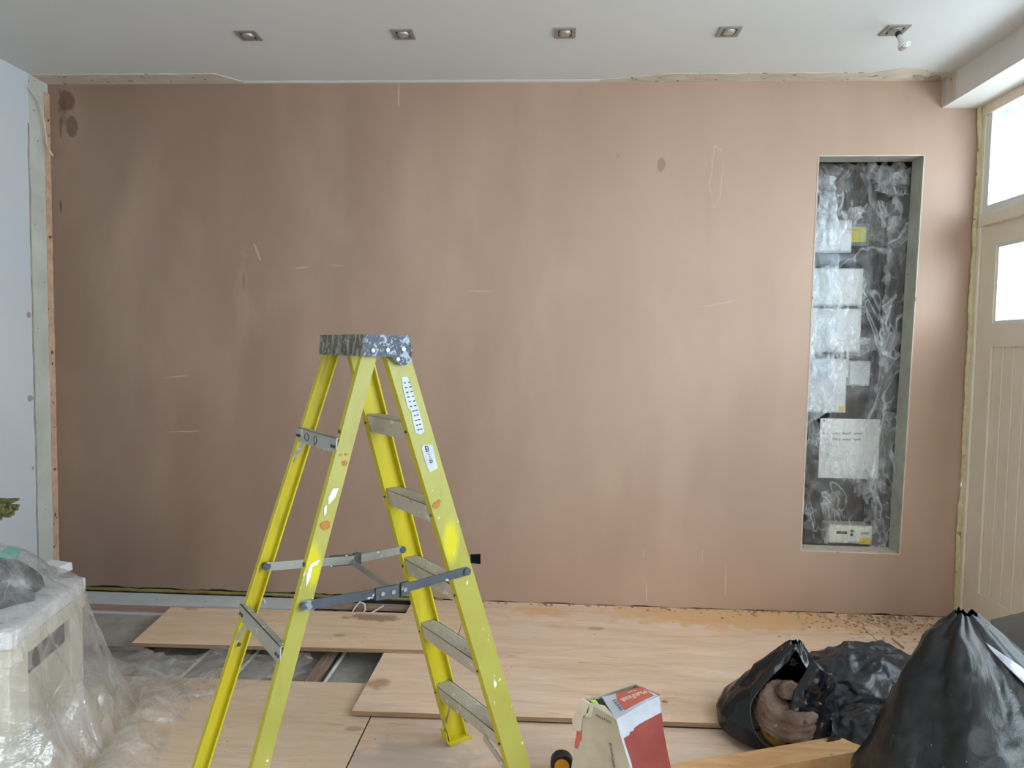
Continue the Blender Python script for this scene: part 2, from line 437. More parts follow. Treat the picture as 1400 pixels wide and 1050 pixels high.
# front wall behind the camera with a wide window
mb = MB()
for (x0, x1, z0, z1) in ((XL, -2.0, -.16, HC), (1.6, XR, -.16, HC), (-2.0, 1.6, -.16, .7), (-2.0, 1.6, 2.6, HC)):
    mb.box(x0, x1, YF - .1, YF, z0, z1)
structure(mb.build('wall_front', M['white_wall'], weld=False))
def window(name, x0, x1, y0, y1, z0, z1, ax, mull=1, fw=.05, mt='upvc'):
    """frame in the plane of constant axis ax"""
    root = None; mb = MB()
    if ax == 1:
        mb.box(x0, x1, y0, y1, z0, z0 + fw); mb.box(x0, x1, y0, y1, z1 - fw, z1)
        mb.box(x0, x0 + fw, y0, y1, z0 + fw, z1 - fw); mb.box(x1 - fw, x1, y0, y1, z0 + fw, z1 - fw)
        for k in range(1, mull): q = x0 + (x1 - x0) * k / mull; mb.box(q - fw / 2, q + fw / 2, y0, y1, z0 + fw, z1 - fw)
    else:
        mb.box(x0, x1, y0, y1, z0, z0 + fw); mb.box(x0, x1, y0, y1, z1 - fw, z1)
        mb.box(x0, x1, y0, y0 + fw, z0 + fw, z1 - fw); mb.box(x0, x1, y1 - fw, y1, z0 + fw, z1 - fw)
        for k in range(1, mull): q = y0 + (y1 - y0) * k / mull; mb.box(x0, x1, q - fw / 2, q + fw / 2, z0 + fw, z1 - fw)
    o = structure(mb.build(name, M[mt], weld=False))
    return o
def m_glass():
    s = NT('window glass'); s.t.nodes.remove(s.b)
    tr = s.n('ShaderNodeBsdfTransparent', {0: (.93, .97, .98, 1)}).outputs[0]
    gl = s.n('ShaderNodeBsdfGlossy', {0: (1, 1, 1, 1), 'Roughness': .05}).outputs[0]
    df = s.n('ShaderNodeBsdfDiffuse', {0: (.25, .30, .32, 1)}).outputs[0]
    lw = s.n('ShaderNodeLayerWeight', {'Blend': .5}).outputs['Facing']
    fr = s.math('ADD', s.math('MULTIPLY', s.math('POWER', lw, 4.), .6), .04)
    a = s.n('ShaderNodeMixShader', {0: fr, 1: tr, 2: gl}).outputs[0]
    # rain spots and dirt
    d = s.rng(s.noise(s.mapping((1, 1, .7)), 42, 3, .6), .68, .74, 0, .6)
    e = s.n('ShaderNodeMixShader', {0: d, 1: a, 2: df}).outputs[0]
    s.t.links.new(e, s.out.inputs[0]); return s.m
M['glass'] = m_glass()
wf = window('window_3', -2.0, 1.6, YF - .08, YF - .02, .7, 2.6, 1, 3)
for k in range(3):
    q0, q1 = -2.0 + 1.2 * k + .05, -2.0 + 1.2 * (k + 1) - .05
    MB().box(q0, q1, YF - .055, YF - .05, .75, 2.55).build('pane', M['glass'], wf)

# beam boxed along the right wall
beam = structure(MB().box(XB, XR + .25, YF, 0, ZB, HC).build('trim_2', M['frame']))
beam.data.materials[0] = simple('off-white painted beam', 'D2CEC6', 'D8D5CE', 3, .6, bump=.1)
# ------------------------------------------------------------------ right wall: transom light, door, glazing
XO = XR + .14                                         # outside face
TZ0, TZ1 = 2.248, ZB                                  # transom zone
YD0, YD1 = -1.02, -.055                               # door leaf
# frame posts and rails of the side wall
mb = MB()
mb.box(XR, XO, YF, 0, -.16, .02)                      # sill
wr_ = structure(mb.build('wall_right', M['frame']))
mb = MB(); mb.box(XR, XO, -.05, -.006, .02, ZB)       # post in the corner
structure(mb.build('trim_3', M['frame'], bevel=.003))
mb = MB(); mb.box(XR - .012, XO, YF, -.05, 2.186, 2.248)
structure(mb.build('trim_4', M['frame'], bevel=.004))
mb = MB(); mb.box(XR, XO, -1.10, -1.02, .02, 2.186); structure(mb.build('trim_5', M['frame'], bevel=.003))
# transom window
w1 = window('window_1', XR + .005, XO - .02, -2.2, -.05, 2.248, ZB, 0, 1, .045, 'upvc')
mbx = MB(); mbx.box(XR - .004, XR + .02, -2.2, -.006, ZB - .055, ZB)
mbx.build('head_rail', M['frame'], w1)
MB().box(XO - .060, XO - .054, -2.155, -.095, 2.293, ZB - .045).build('pane', M['glass'], w1)
# plain wall above and below the big side window further along
mb = MB()
mb.box(XR, XO, YF, -4.9, .02, ZB); mb.box(XR, XO, -4.9, -1.10, .02, .75)
structure(mb.build('wall_right_lower', M['white_wall'], weld=False))
bpy.data.objects['wall_right_lower'].name = 'wall_right'
w2 = window('window_2', XR + .03, XO - .04, -4.9, -1.10, .75, 2.186, 0, 3, .05)
for k in range(3):
    q0 = -4.9 + 3.8 / 3 * k + .05; q1 = q0 + 3.8 / 3 - .10
    MB().box(XO - .075, XO - .07, q0, q1, .80, 2.136).build('pane', M['glass'], w2)
w4 = window('window_4', XR + .03, XO - .04, -4.9, -2.2, 2.248, ZB, 0, 2, .05)
for k in range(2):
    q0 = -4.9 + 2.7 / 2 * k + .05; q1 = q0 + 2.7 / 2 - .10
    MB().box(XO - .075, XO - .07, q0, q1, 2.298, ZB - .05).build('pane', M['glass'], w4)
# door leaf: stiles and rails round a glazed light above and grooved boards below
dx0, dx1 = XR + .012, XR + .056
sy0, sy1 = -.17, -.90                                 # inner edges of the stiles
mb = MB()
mb.box(dx0, dx1, sy0, YD1, .025, 2.18); mb.box(dx0, dx1, YD0, sy1, .025, 2.18)
mb.box(dx0, dx1, sy1, sy0, 2.075, 2.18); mb.box(dx0, dx1, sy1, sy0, 1.545, 1.665); mb.box(dx0, dx1, sy1, sy0, .025, .228)
door = structure(mb.build('door_1', M['frame'], weld=False, bevel=.004))
n = 9; wv = (sy0 - sy1) / n
for k in range(n):
    y1 = sy0 - wv * k; y0 = y1 - wv
    g = .006
    b = [(dx0 + .020, y0, .228), (dx0 + .012, y0 + g, .228), (dx0 + .012, y1 - g, .228), (dx0 + .020, y1, .228)]
    MB().prism([(p[0], p[1], .228) for p in b] + [(dx0 + .034, y1, .228), (dx0 + .034, y0, .228)], (0, 0, 1.545 - .228)).build('board', M['frame'], door)
MB().box(dx0 + .022, dx0 + .027, sy1, sy0, 1.665, 2.075).build('pane', M['glass'], door)
mb = MB()
for (y0, y1, z0, z1) in ((sy1, sy0, 1.665, 1.68), (sy1, sy0, 2.06, 2.075), (sy0 - .015, sy0, 1.68, 2.06), (sy1, sy1 + .015, 1.68, 2.06)):
    mb.box(dx0 + .006, dx0 + .022, y0, y1, z0, z1)
mb.build('glazing_bead', M['upvc'], door, weld=False)
tub = MB(); tub.tube([(dx0 - .001, -.95, 1.02), (dx0 - .05, -.95, 1.02), (dx0 - .055, -.86, 1.02)], .009, 8); tub.box(dx0 - .006, dx0 + .001, -.975, -.925, .93, 1.10)
tub.build('handle', M['chrome'], door)
# expanding foam in the corner joint
mb = MB()
def foam(u, v):
    z = .03 + (ZB - .03) * v; a = (u - .5) * 2
    wd = .012 + .005 * noise.noise(Vector((0, 0, z * 7))) + .004 * noise.noise(Vector((1, 5, z * 25)))
    return (XR - .004 + a * wd - .010 * noise.noise(Vector((4, 0, z * 3))), -.012 - .014 * (1 - a * a) - .010 * abs(noise.noise(Vector((u * 4, 2, z * 16)))), z)
mb.grid(foam, 8, 180)
structure(mb.build('trim_6', M['foam'], smooth=True))

# stripped plaster strips where coving was removed (on the ceiling, left wall and end)
def strip_ceiling(name, x0, x1, yf, mt, parent=None, thick=.004, n=120):
    mb = MB()
    def yy(x): return yf(x)
    pts = []
    for i in range(n + 1):
        x = x0 + (x1 - x0) * i / n
        pts.append((x, yy(x)))
    for i in range(n):
        (xa, ya), (xb, yb) = pts[i], pts[i + 1]
        mb.hexa([(xa, ya, HC - thick), (xb, yb, HC - thick), (xb, 0, HC - thick - .003), (xa, 0, HC - thick - .003)],
                [(xa, ya, HC - .0002), (xb, yb, HC - .0002), (xb, 0, HC - .0002), (xa, 0, HC - .0002)])
    return mb.build(name, mt, parent)
xa_, xb_ = XL, on(330, 108, 2, HC).x
strip_ceiling('stripped_strip', xa_, xb_, lambda x: -.128 + .010 * noise.noise(Vector((x * 9, 0, 0))) + (max(0, x - (xb_ - .12)) * .9), M['patch'], ceil)
xc_ = on(820, 108, 2, HC).x
strip_ceiling('stripped_strip', xc_, XB, lambda x: -min(.10, .02 + (x - xc_) * .22) - .008 * noise.noise(Vector((x * 11, 0, 0))) - (.055 * math.exp(-((x - 1.86) / .10) ** 2)), M['patch'], ceil)
strip_ceiling('stripped_strip', xb_, xc_, lambda x: -.020 - .006 * noise.noise(Vector((x * 7, 2, 0))), M['ceiling'], ceil, .003)
# cracked flakes at the beam corner
for (fx, fy, a, l) in ((1.96, -.06, .4, .09), (2.03, -.05, -.5, .08), (2.075, -.035, .9, .07)):
    d = Vector((math.cos(a), math.sin(a), 0)) * l / 2; c_ = Vector((fx, fy, HC - .010)); nn = Vector((-d.y, d.x, 0)).normalized() * .012
    MB().prism([c_ - d, c_ + nn - Vector((0, 0, .012)), c_ + d, c_ - nn], (0, 0, .004)).build('plaster_flake', simple('brown flake', '8F8072', 'A39586', 9, .9), ceil)
# bare patch on the beam side by the wall
MB().box(XB - .004, XB, -.12, 0, ZB + .01, HC - .005).build('bare_patch', M['patch'], beam)
mb = MB(); N = 90
for i in range(N):
    z0 = .03 + (HC - .03) * i / N; z1 = .03 + (HC - .03) * (i + 1) / N
    f = lambda z: -.146 + .007 * noise.noise(Vector((0, 2, z * 5))) + .004 * noise.noise(Vector((0, 7, z * 31)))
    mb.hexa([(XL, f(z0), z0), (XL + .004, f(z0), z0), (XL + .004, 0, z0), (XL, 0, z0)], [(XL, f(z1), z1), (XL + .004, f(z1), z1), (XL + .004, 0, z1), (XL, 0, z1)])
mb.build('bare_strip', M['bare'], wl)
mb = MB()   # hairline crack beside it
for i in range(N - 8):
    z0 = .06 + 2.65 * i / (N - 8); z1 = .06 + 2.65 * (i + 1) / (N - 8)
    f = lambda z: -.150 + .006 * noise.noise(Vector((0, 2, z * 5)))
    wd = .005
    mb.hexa([(XL, f(z0) - wd, z0), (XL + .0055, f(z0) - wd, z0), (XL + .0055, f(z0), z0), (XL, f(z0), z0)], [(XL, f(z1) - wd, z1), (XL + .0055, f(z1) - wd, z1), (XL + .0055, f(z1), z1), (XL, f(z1), z1)])
mb.build('paint_edge', simple('brown torn paint edge', '95887C', 'AFA498', 15, .9), wl)
# torn tan board edge in the left corner
mb = MB(); N = 140
for i in range(N):
    z0 = .04 + (HC - .10) * i / N; z1 = .04 + (HC - .10) * (i + 1) / N
    f = lambda z: .015 + .003 * noise.noise(Vector((3, 2, z * 9))) + .003 * noise.noise(Vector((0, 9, z * 40)))
    g = lambda z: -.034 + .004 * noise.noise(Vector((5, 2, z * 7))) + .003 * noise.noise(Vector((5, 9, z * 37)))
    q = lambda z: [(XL, g(z), z), (XL + .008, g(z), z), (XL + f(z), -.0005, z), (XL, -.0005, z)]
    mb.hexa(q(z0), q(z1))
mb.build('board_edge', M['tan'], wl)
# curl of torn paper tape at the top of the corner
mb = MB(); mb.tube([(XL + .01, -.16, 2.90), (XL + .03, -.10, 2.84), (XL + .035, -.07, 2.74), (XL + .03, -.05, 2.62), (XL + .06, -.045, 2.56)], [.003, .004, .004, .004, .005], 6)
mb.build('torn_tape', M['patch'], wl)

# ------------------------------------------------------------------ floor: slab, joists, boards
floor = structure(MB().box(XL, XR, YF, .03, -.22, -.16).build('floor', M['concrete']))
for k in range(13):
    x = -1.04 - .42 * 4 + .42 * k
    MB().box(x - .024, x + .024, -3.2, .01, -.16, -.0185).build('joist', M['joist'], floor)
for k in range(4):
    x = -1.04 - .42 * 4 + .42 * k
    MB().box(x + .030, x + .39, -1.6, .0, -.11, -.052 - .006 * (k % 2)).build('insulation_board', M['foil'], floor)
MB().box(-1.04 + .03, -1.04 + .39, -1.6, .0, -.12, -.06).build('insulation_board', M['foil'], floor)

def P2(px, py, z): p = on(px, py, 2, z); return (p.x, p.y)
def board(name, poly, z0, z1, mt, label, cat, group=None, org=None):
    mb = MB(); a = [(x, y, z0) for x, y in poly]; b = [(x, y, z1) for x, y in poly]
    mb.face(list(reversed(a)), mi=1); mb.face(b)
    for i in range(len(a)):
        j = (i + 1) % len(a); mb.face([a[i], a[j], b[j], b[i]], mi=1)
    c_ = org or (sum(p[0] for p in poly) / len(poly), sum(p[1] for p in poly) / len(poly), z0)
    o = mb.build(name, [mt, M['ply_edge']], None, (0, 0, z0))
    return tag(o, label, cat, group)
G = 'plywood sheets of the subfloor'
T = .018
TC = .027; TA = .046
a = P2(235, 829, TA); b = P2(180, 879, TA); c = (-.42, P2(600, 888, TA)[1]); d = (-.42, P2(480, 835, TA)[1])
shA = board('plywood_sheet', [b, (c[0], b[1] + .045), (d[0], d[1]), (a[0], a[1] - .012)], .0275, TA, M['ply_far'], 'narrow warm plywood sheet lying on top of others beside the joist gap, behind the ladder', 'board', G)
xc0 = -.745
cfl = P2(485, 972, TC); cfr = P2(1010, 991, TC)
xj = P2(1235, 915, 0)[0]
shC = board('plywood_sheet', [(xc0 - .012, cfl[1]), (xj - .004, cfr[1] + .02), (xj, -.004), (xc0, -.004)], TC - .018, TC, M['ply_pale'], 'largest pale plywood sheet, raised along its front edge, below the middle of the plastered wall', 'board', G)
shD = board('plywood_sheet', [(xj + .002, -1.24), (XR - .002, -1.24), (XR - .002, -.003), (xj + .006, -.003)], .006, TC - .002, M['ply_pale'], 'plywood sheet strewn with rubble under the niche, beside the door', 'board', G)
jx = -.682
yb = P2(400, 930, 0)[1]
shB = board('plywood_sheet', [(XL + .01, -3.0), (jx - .003, -3.0), (jx - .003, yb), (XL + .01, yb - .04)], -T, 0, M['ply_left'], 'plywood sheet in the left foreground, under the rear legs of the ladder', 'board', G)
shE = board('plywood_sheet', [(jx + .003, -3.0), (2.29, -3.0), (2.29, -.95), (xj - .01, -.95), (xj - .01, -.72), (-.60, -.72), (jx + .003, -.9)], -T - .0002, -.0002, M['ply_near'], 'front plywood sheet with the plaster sack on it, tucked under the raised pale sheet', 'board', G)
pk1 = cfl[1] + .016
tag(MB().hexa([(-.74, pk1, .0003), (1.80, pk1 + (cfr[1] - cfl[1]), .0003), (1.80, pk1 + .05, .0003), (-.74, pk1 + .04, .0003)], [(-.74, pk1, TC - .0183), (1.80, pk1 + (cfr[1] - cfl[1]), TC - .0183), (1.80, pk1 + .05, TC - .0183), (-.74, pk1 + .04, TC - .0183)]).build('packing_strip', M['dark'], None, (.5, pk1, 0)), 'packing strip coloured dark for the shade in the gap under the front edge of the raised pale plywood sheet', 'strip')  # added strip; its near-black colour paints the shadow line under the sheet
tag(MB().box(-.70, 1.80, -.09, -.05, -.0183, TC - .0183).build('packing_strip', M['joist'], None, (.5, -.07, -.018)), 'brown packing batten under the pale sheet at the foot of the wall', 'strip')
tag(MB().box(1.86, 2.28, -.9, -.86, -.0183, .0055).build('packing_strip', M['joist'], None, (2.0, -.88, -.018)), 'brown packing batten under the rubble-strewn sheet beside the door', 'strip')
tag(MB().box(-1.285, -.765, -.085, -.016, -.0183, -.004).build('wood_batten', M['pink_batten'], None, (-1.0, -.05, -.018)), 'short brown batten in the open gap at the wall, behind the ladder spreader', 'plank')
# left rear corner: white plank, batten, grey board
pw = P2(235, 829, .0)[1]
tag(MB().box(XL + .012, -1.30, pw, -.012, -.018, .010).build('painted_plank', M['white_plank'], None, (-2.1, -.1, -.018)), 'white painted plank along the foot of the brown wall, left of the ladder', 'plank')
y1 = P2(180, 838, 0)[1]
tag(MB().box(XL + .012, -1.9, y1, pw - .004, -.018, .001).build('wood_batten', M['pink_batten'], None, (-2.3, y1, -.018)), 'dusty brown batten in front of the white plank in the left corner', 'plank')
tag(MB().box(XL + .012, -1.95, y1 - .022, y1 - .003, -.018, .007).build('thin_batten', M['white_plank'], None, (-2.3, y1 - .02, -.018)), 'thin pale batten between the brown batten and the grey board', 'plank')
y2 = P2(150, 883, 0)[1]
board('chipboard_panel', [(XL + .012, y2), (-1.95, y2 - .0), (-1.95, y1 - .025), (XL + .012, y1 - .025)], -.018, .0, M['grey_board'], 'grey dusty chipboard panel beside the draped cabinet in the left corner', 'board')
# olive foam line under the plaster, left part
mb = MB()
mb.grid(lambda u, v: (XL + .01 + (2.32) * u, -.004 - .010 * math.sin(PI * v) - .004 * noise.noise(Vector((u * 60, v, 0))), .014 + .020 * v + .004 * noise.noise(Vector((u * 30, 0, v)))), 120, 5)
structure(mb.build('trim_7', M['olive'], smooth=True))
# white pipes between the joists
PG = 'white pipes between the joists'
pipes = [(-.985, -.92, -.34, 'rightmost white pipe between the joists, beside the brown joist in the gap'), (-1.20, -.95, -.5, 'white pipe seen through the near rear leg of the ladder, in the joist gap'),
         (-1.42, -.96, -.62, 'white pipe in the joist gap between the two rear legs of the ladder'), (-1.66, -.98, -.6, 'white pipe in the joist gap left of the ladder, partly under polythene'),
         (-1.93, -.95, -.6, 'leftmost white pipe with a bent end in the joist gap')]
for k, (x, y0, y1, lb) in enumerate(pipes):
    mb = MB(); z = -.043
    pth = [(x, -1.4, z - .004), (x, y0, z), (x + .005, (y0 + y1) / 2, z + .004), (x, y1, z)] + ([(x - .005, y1 + .25, z + .0), (x, -.03, z - .003)] if k != 4 else [(x + .03, y1 + .03, z + .012)])
    mb.tube(pth, .0085, 8)
    tag(mb.build('pipe', M['pipe'], None, (x, y0, z), smooth=True), lb, 'pipe', PG)
# loose cables in the far gap by the wall
for k, (px, lb) in enumerate(((497, 'loop of white cable poking up by the wall, under the ladder spreader'), (357, 'loop of white cable by the wall, between the rear legs of the ladder'), (520, 'short white cable end by the wall, right of the cable loop'))):
    p = on(px, 826, 2, .0); x, y = p.x, -.09
    mb = MB()
    if k < 2: pts = [(x - .05, y - .05, -.03), (x - .035, y, .0), (x - .01, y + .01, .028), (x + .02, y, .022), (x + .03, y - .02, -.005), (x + .01, y - .03, -.03)]
    else: pts = [(x - .06, y - .09, -.03), (x - .02, y - .04, -.01), (x + .03, y + .02, .008)]
    mb.tube(pts, .005, 7); tag(mb.build('cable', M['pipe'], None, (x, y, -.03), smooth=True), lb, 'cable')
#@@PART2
# ================================================================== PART 2: the things
def ridge(p, s, o=3):
    a = 0; amp = 1; tot = 0
    for k in range(o):
        a += amp * (1 - 2 * abs(noise.noise(Vector(p) * s + Vector((k * 7.3, 0, 0))))); tot += amp; amp *= .5; s *= 2.1
    return a / tot
def nz(p, s): return noise.noise(Vector(p) * s)

# ------------------------------------------------------------------ stepladder
OX, OY, PHI, LH = -.652, -1.917, .703, 1.531
uF, vFb, vFt, uFt, uR, vRb, uRt, vRt, wF, wR = .631, .228, .134, .164, -.362, .219, .109, .138, .079, .046
def W(a, b, z): return Vector((OX + a * math.cos(PHI) + b * math.sin(PHI), OY + a * math.sin(PHI) - b * math.cos(PHI), z))
def proj(P):
    v = P - CAM; z = v.dot(CD); return 700 + FPX * v.dot(CR) / z, 525 - FPX * v.dot(CU) / z
def cF(z): k = z / LH; return uF + (uFt - uF) * k, vFb + (vFt - vFb) * k
def cR_(z): k = z / LH; return uR + (uRt - uR) * k, vRb + (vRt - vRb) * k
def zat(fn, side, py):
    lo, hi = -.2, 1.6
    for _ in range(40):
        mid = (lo + hi) / 2; a, b = fn(mid)
        if proj(W(a, b * side, mid))[1] > py: lo = mid
        else: hi = mid
    return lo
def m_fg(name, a, b, dirt, spk):
    s = NT(name); v = s.tc.outputs['Object']
    c = s.ramp(s.noise(v, 5, 4), [(.3, a), (.7, b)])
    c = s.mix(s.rng(s.noise(s.mapping((3, 3, 1)), 5, 5, .65), .50, .78, 0, dirt), c, '7E7A3E')
    c = s.mix(s.rng(s.noise(s.mapping((1, 1, .5)), 38, 3, .6), spk, spk + .03, 0, .8), c, 'D9DBD2')
    c = s.mix(s.rng(s.noise(s.mapping((1, 1, .5), (3, 3, 3)), 30, 3, .6), .71, .74, 0, .6), c, '8A6A30')
    if 'outer' in name:
        for fn, sd, y0, y1, w_ in ((cF, 1, 700, 775, .017), (cR_, 1, 722, 815, .014), (cR_, -1, 640, 720, .01)):
            za, zb = zat(fn, sd, y1), zat(fn, sd, y0); zm = (za + zb) / 2; a_, b_ = fn(zm); p = W(a_ - .006, b_ * sd, zm) - Vector((OX, OY, 0))
            f = s.blot(tuple(p), (w_ * 2.2, w_ * 2.2, (zb - za) / 2), (0, 0, 0), .6, .25, 10)
            c = s.mix(f, c, 'BEB60C')
    s.bump(s.noise(s.mapping((30, 30, 1)), 3, 2), .15, .002)
    return s.fin(c, .42, 0, .4)
FG = m_fg('yellow fibreglass', 'B8A91C', 'C5B728', .4, .73)
FGO = m_fg('yellow fibreglass outer dusty', '938F3C', '9E9C4C', .45, .67)
ALU = simple('dusty aluminium', '9D9C94', 'B4B2A8', 5, .5, .35, bump=.15, specks=[(46, .64, 'D5D1C2'), (30, .72, '6F6A5C')])
TREAD = simple('plaster-caked tread', 'ADA696', 'C0B9A8', 9, .7, .1, bump=.3, specks=[(34, .66, 'D8D2BF'), (70, .70, '857F6E')], stretch=(1.5, .6, 1))
STEEL = simple('paint-splashed dark steel', '3C4249', '4D535B', 8, .5, .25, bump=.2, specks=[(42, .66, 'B9C0C4'), (17, .68, '8B9297')])
STEELP = simple('plain worn steel', '8B8D88', 'A0A29C', 8, .42, .5, bump=.2, specks=[(42, .68, 'C9CCCA')])
def m_cap(name, a, b, cc, scale, th, stretch=(1, 1, 1)):
    s = NT(name); f = s.noise(s.mapping(stretch), scale, 6, .7, .8)
    c = s.ramp(s.noise(s.tc.outputs['Object'], 9, 3), [(.3, a), (.7, b)])
    c = s.mix(s.rng(f, th, th + .07, 0, .8), c, cc)
    c = s.mix(s.rng(s.noise(s.tc.outputs['Object'], 120, 2), .62, .68, 0, .7), c, cc)
    s.bump(f, .5, .004)
    return s.fin(c, .5)
CAPN = m_cap('splattered dark blue plastic', '2C3646', '3C4858', '9FACB8', 46, .51)
CAPR = m_cap('lichen-like paint caked plastic', '3E3A33', '5E5A50', 'A19E8C', 42, .50, (1, 1, .45))
lad = thing('stepladder', (OX, OY, 0), 'tall yellow fibreglass stepladder with paint-splashed dark top cap, standing open on the boards', 'ladder')
def channel(name, fn, side, wd, z0, z1, fl=.028, t=.005):
    mb = MB()
    def sec(z):
        a, b = fn(z); s = side
        pts = [(a - wd / 2, b), (a + wd / 2, b), (a + wd / 2, b - fl), (a + wd / 2 - t, b - fl), (a + wd / 2 - t, b - t), (a - wd / 2 + t, b - t), (a - wd / 2 + t, b - fl), (a - wd / 2, b - fl)]
        return [W(p, q * s, z) for p, q in pts]
    A, B = sec(z0), sec(z1)
    n = len(A)
    for i in range(n):
        j = (i + 1) % n
        mb.face([A[i], A[j], B[j], B[i]], mi=1 if i == 0 else 0)
    for S in (A, B):
        mb.face([S[0], S[1], S[4], S[5]]); mb.face([S[1], S[2], S[3], S[4]]); mb.face([S[0], S[5], S[6], S[7]])
    return mb.build(name, [FG, FGO], lad)
ztop = LH - .035
for side in (1, -1):
    channel('front_stile', cF, side, wF, .012, ztop)
    channel('rear_leg', cR_, side, wR, .012, ztop, .022)
# feet: moulded boots
for fn, wd in ((cF, wF), (cR_, wR)):
    for side in (1, -1):
        a, b = fn(0.0); a2, b2 = fn(.055)
        mb = MB(); e = .004
        f = lambda a, b, z, ex: [W(a - wd / 2 - e, side * (b + e), z), W(a + wd / 2 + e + ex, side * (b + e), z), W(a + wd / 2 + e + ex, side * (b - .034), z), W(a - wd / 2 - e, side * (b - .034), z)]
        mb.hexa(f(a, b, .0005, .012 if fn is cF else 0), f(a2 + 0, b2, .020, 0))
        mb.build('foot', FG, lad, bevel=.002)
        mb = MB(); q = lambda z, a, b: [W(a - wd / 2 - e, side * (b + e), z), W(a - wd / 2 - e + .004, side * (b + e), z), W(a - wd / 2 - e + .004, side * (b - .034), z), W(a - wd / 2 - e, side * (b - .034), z)]
        mb.hexa(q(.02, a2, b2), q(.065, a2 - .01, b2)); mb.build('foot_clip', FG, lad)
# treads with ribbed tops
for k in range(1, 6):
    z = LH * k / 6
    a, b = cF(z); bi = b - .0055
    a0, a1 = a - wF / 2 + .0065, a + wF / 2 - .0065
    if k < 6: pass
    mb = MB()
    def q(aa, bb, zz): return W(aa, bb, zz)
    def bar(x0, x1, zl, zh):
        dl, dh_ = cF(zl)[0] - a, cF(zh)[0] - a
        mb.hexa([q(x0 + dl, bi, zl), q(x1 + dl, bi, zl), q(x1 + dl, -bi, zl), q(x0 + dl, -bi, zl)], [q(x0 + dh_, bi, zh), q(x1 + dh_, bi, zh), q(x1 + dh_, -bi, zh), q(x0 + dh_, -bi, zh)])
    bar(a0, a1, z - .005, z)
    sh = .010
    bar(a0 - .001, a0 + .003, z - .054, z); bar(a1 - .003, a1 + .001, z - .050, z)
    nr = 7
    for r in range(nr):
        x = a0 + .006 + (a1 - a0 - .012) * (r + .5) / nr
        bar(x - .0025, x + .0025, z, z + .0018)
    tr_ = mb.build('tread', TREAD, lad, weld=False)
    for sd in (1, -1):
        MB().tube([W(cF(z - .026)[0] - wF / 2 - .0003, sd * (b - .014), z - .026), W(cF(z - .026)[0] - wF / 2 - .004, sd * (b - .014), z - .026)], .004, 8).build('rivet', STEEL, tr_)
# knee braces below the lowest tread
z1 = LH / 6
a, b = cF(z1)
for sd in (1, -1):
    a2, b2 = cF(.075)
    MB().beam(W(a - .030, sd * (b - .105), z1 - .048), W(a2 - .030, sd * (b2 - .008), .085), Vector((math.cos(PHI), math.sin(PHI), 0)) * .004, Vector((0, 0, .022))).build('knee_brace', ALU, lad)
UV = Vector((math.cos(PHI), math.sin(PHI), 0)); VV = Vector((math.sin(PHI), -math.cos(PHI), 0))
# rear cross braces with short diagonal stays
for (yt, hgt, st) in ((583, .042, .085), (822, .048, .095)):
    z = zat(cR_, -1, yt); a, b = cR_(z - hgt / 2)
    mb = MB()
    aa = a - wR / 2 - .001
    def pl(x0, x1, v0, v1, zl, zh): mb.hexa([W(x0, v1, zl), W(x1, v1, zl), W(x1, v0, zl), W(x0, v0, zl)], [W(x0, v1, zh), W(x1, v1, zh), W(x1, v0, zh), W(x0, v0, zh)])
    pl(aa - .003, aa, -b - .0, b + .0, z - hgt, z); pl(aa - .003, aa + .016, -b + .005, b - .005, z - .003, z)
    br = mb.build('rear_brace', ALU, lad, weld=False)
    for vv in (-b + .012, b - .012, -b + .03, b - .03):
        MB().tube([W(aa - .003, vv, z - hgt * .55), W(aa - .007, vv, z - hgt * .55)], .0045, 8).build('rivet', STEEL, br)
    if yt < 700:
        for vv, rx in ((-b * .42, .017), (b * .02, .011)):
            pts = [(math.cos(t) * rx, math.sin(t) * .011) for t in [2 * PI * i / 16 for i in range(17)]]
            MB().tube([W(aa - .0035, vv + p, z - hgt * .5 + r_) for p, r_ in pts], .0012, 5, False).build('punched_ring', STEEL, br)
    for sd in (1, -1):
        a3, b3 = cR_(z - hgt - st)
        MB().beam(W(aa + .004, sd * (b - .055), z - hgt + .006), W(a3 - wR / 2 + .012, sd * (b3 - .010), z - hgt - st + .02), UV * .003, Vector((0, 0, .020)).lerp(VV * .0, 0)).build('stay', ALU, lad)
# screws seen on the rear legs' flanges
for sd in (1, -1):
    for py in (771, 590, 880):
        z = zat(cR_, sd, py); a, b = cR_(z)
        if sd < 0: P0, P1 = W(a, sd * (b - .0055), z), W(a, sd * (b - .009), z)
        else: P0, P1 = W(a - wR / 2, sd * (b - .012), z), W(a - wR / 2 - .003, sd * (b - .012), z)
        MB().tube([P0, P1], .006, 10).build('bolt', STEEL, lad)
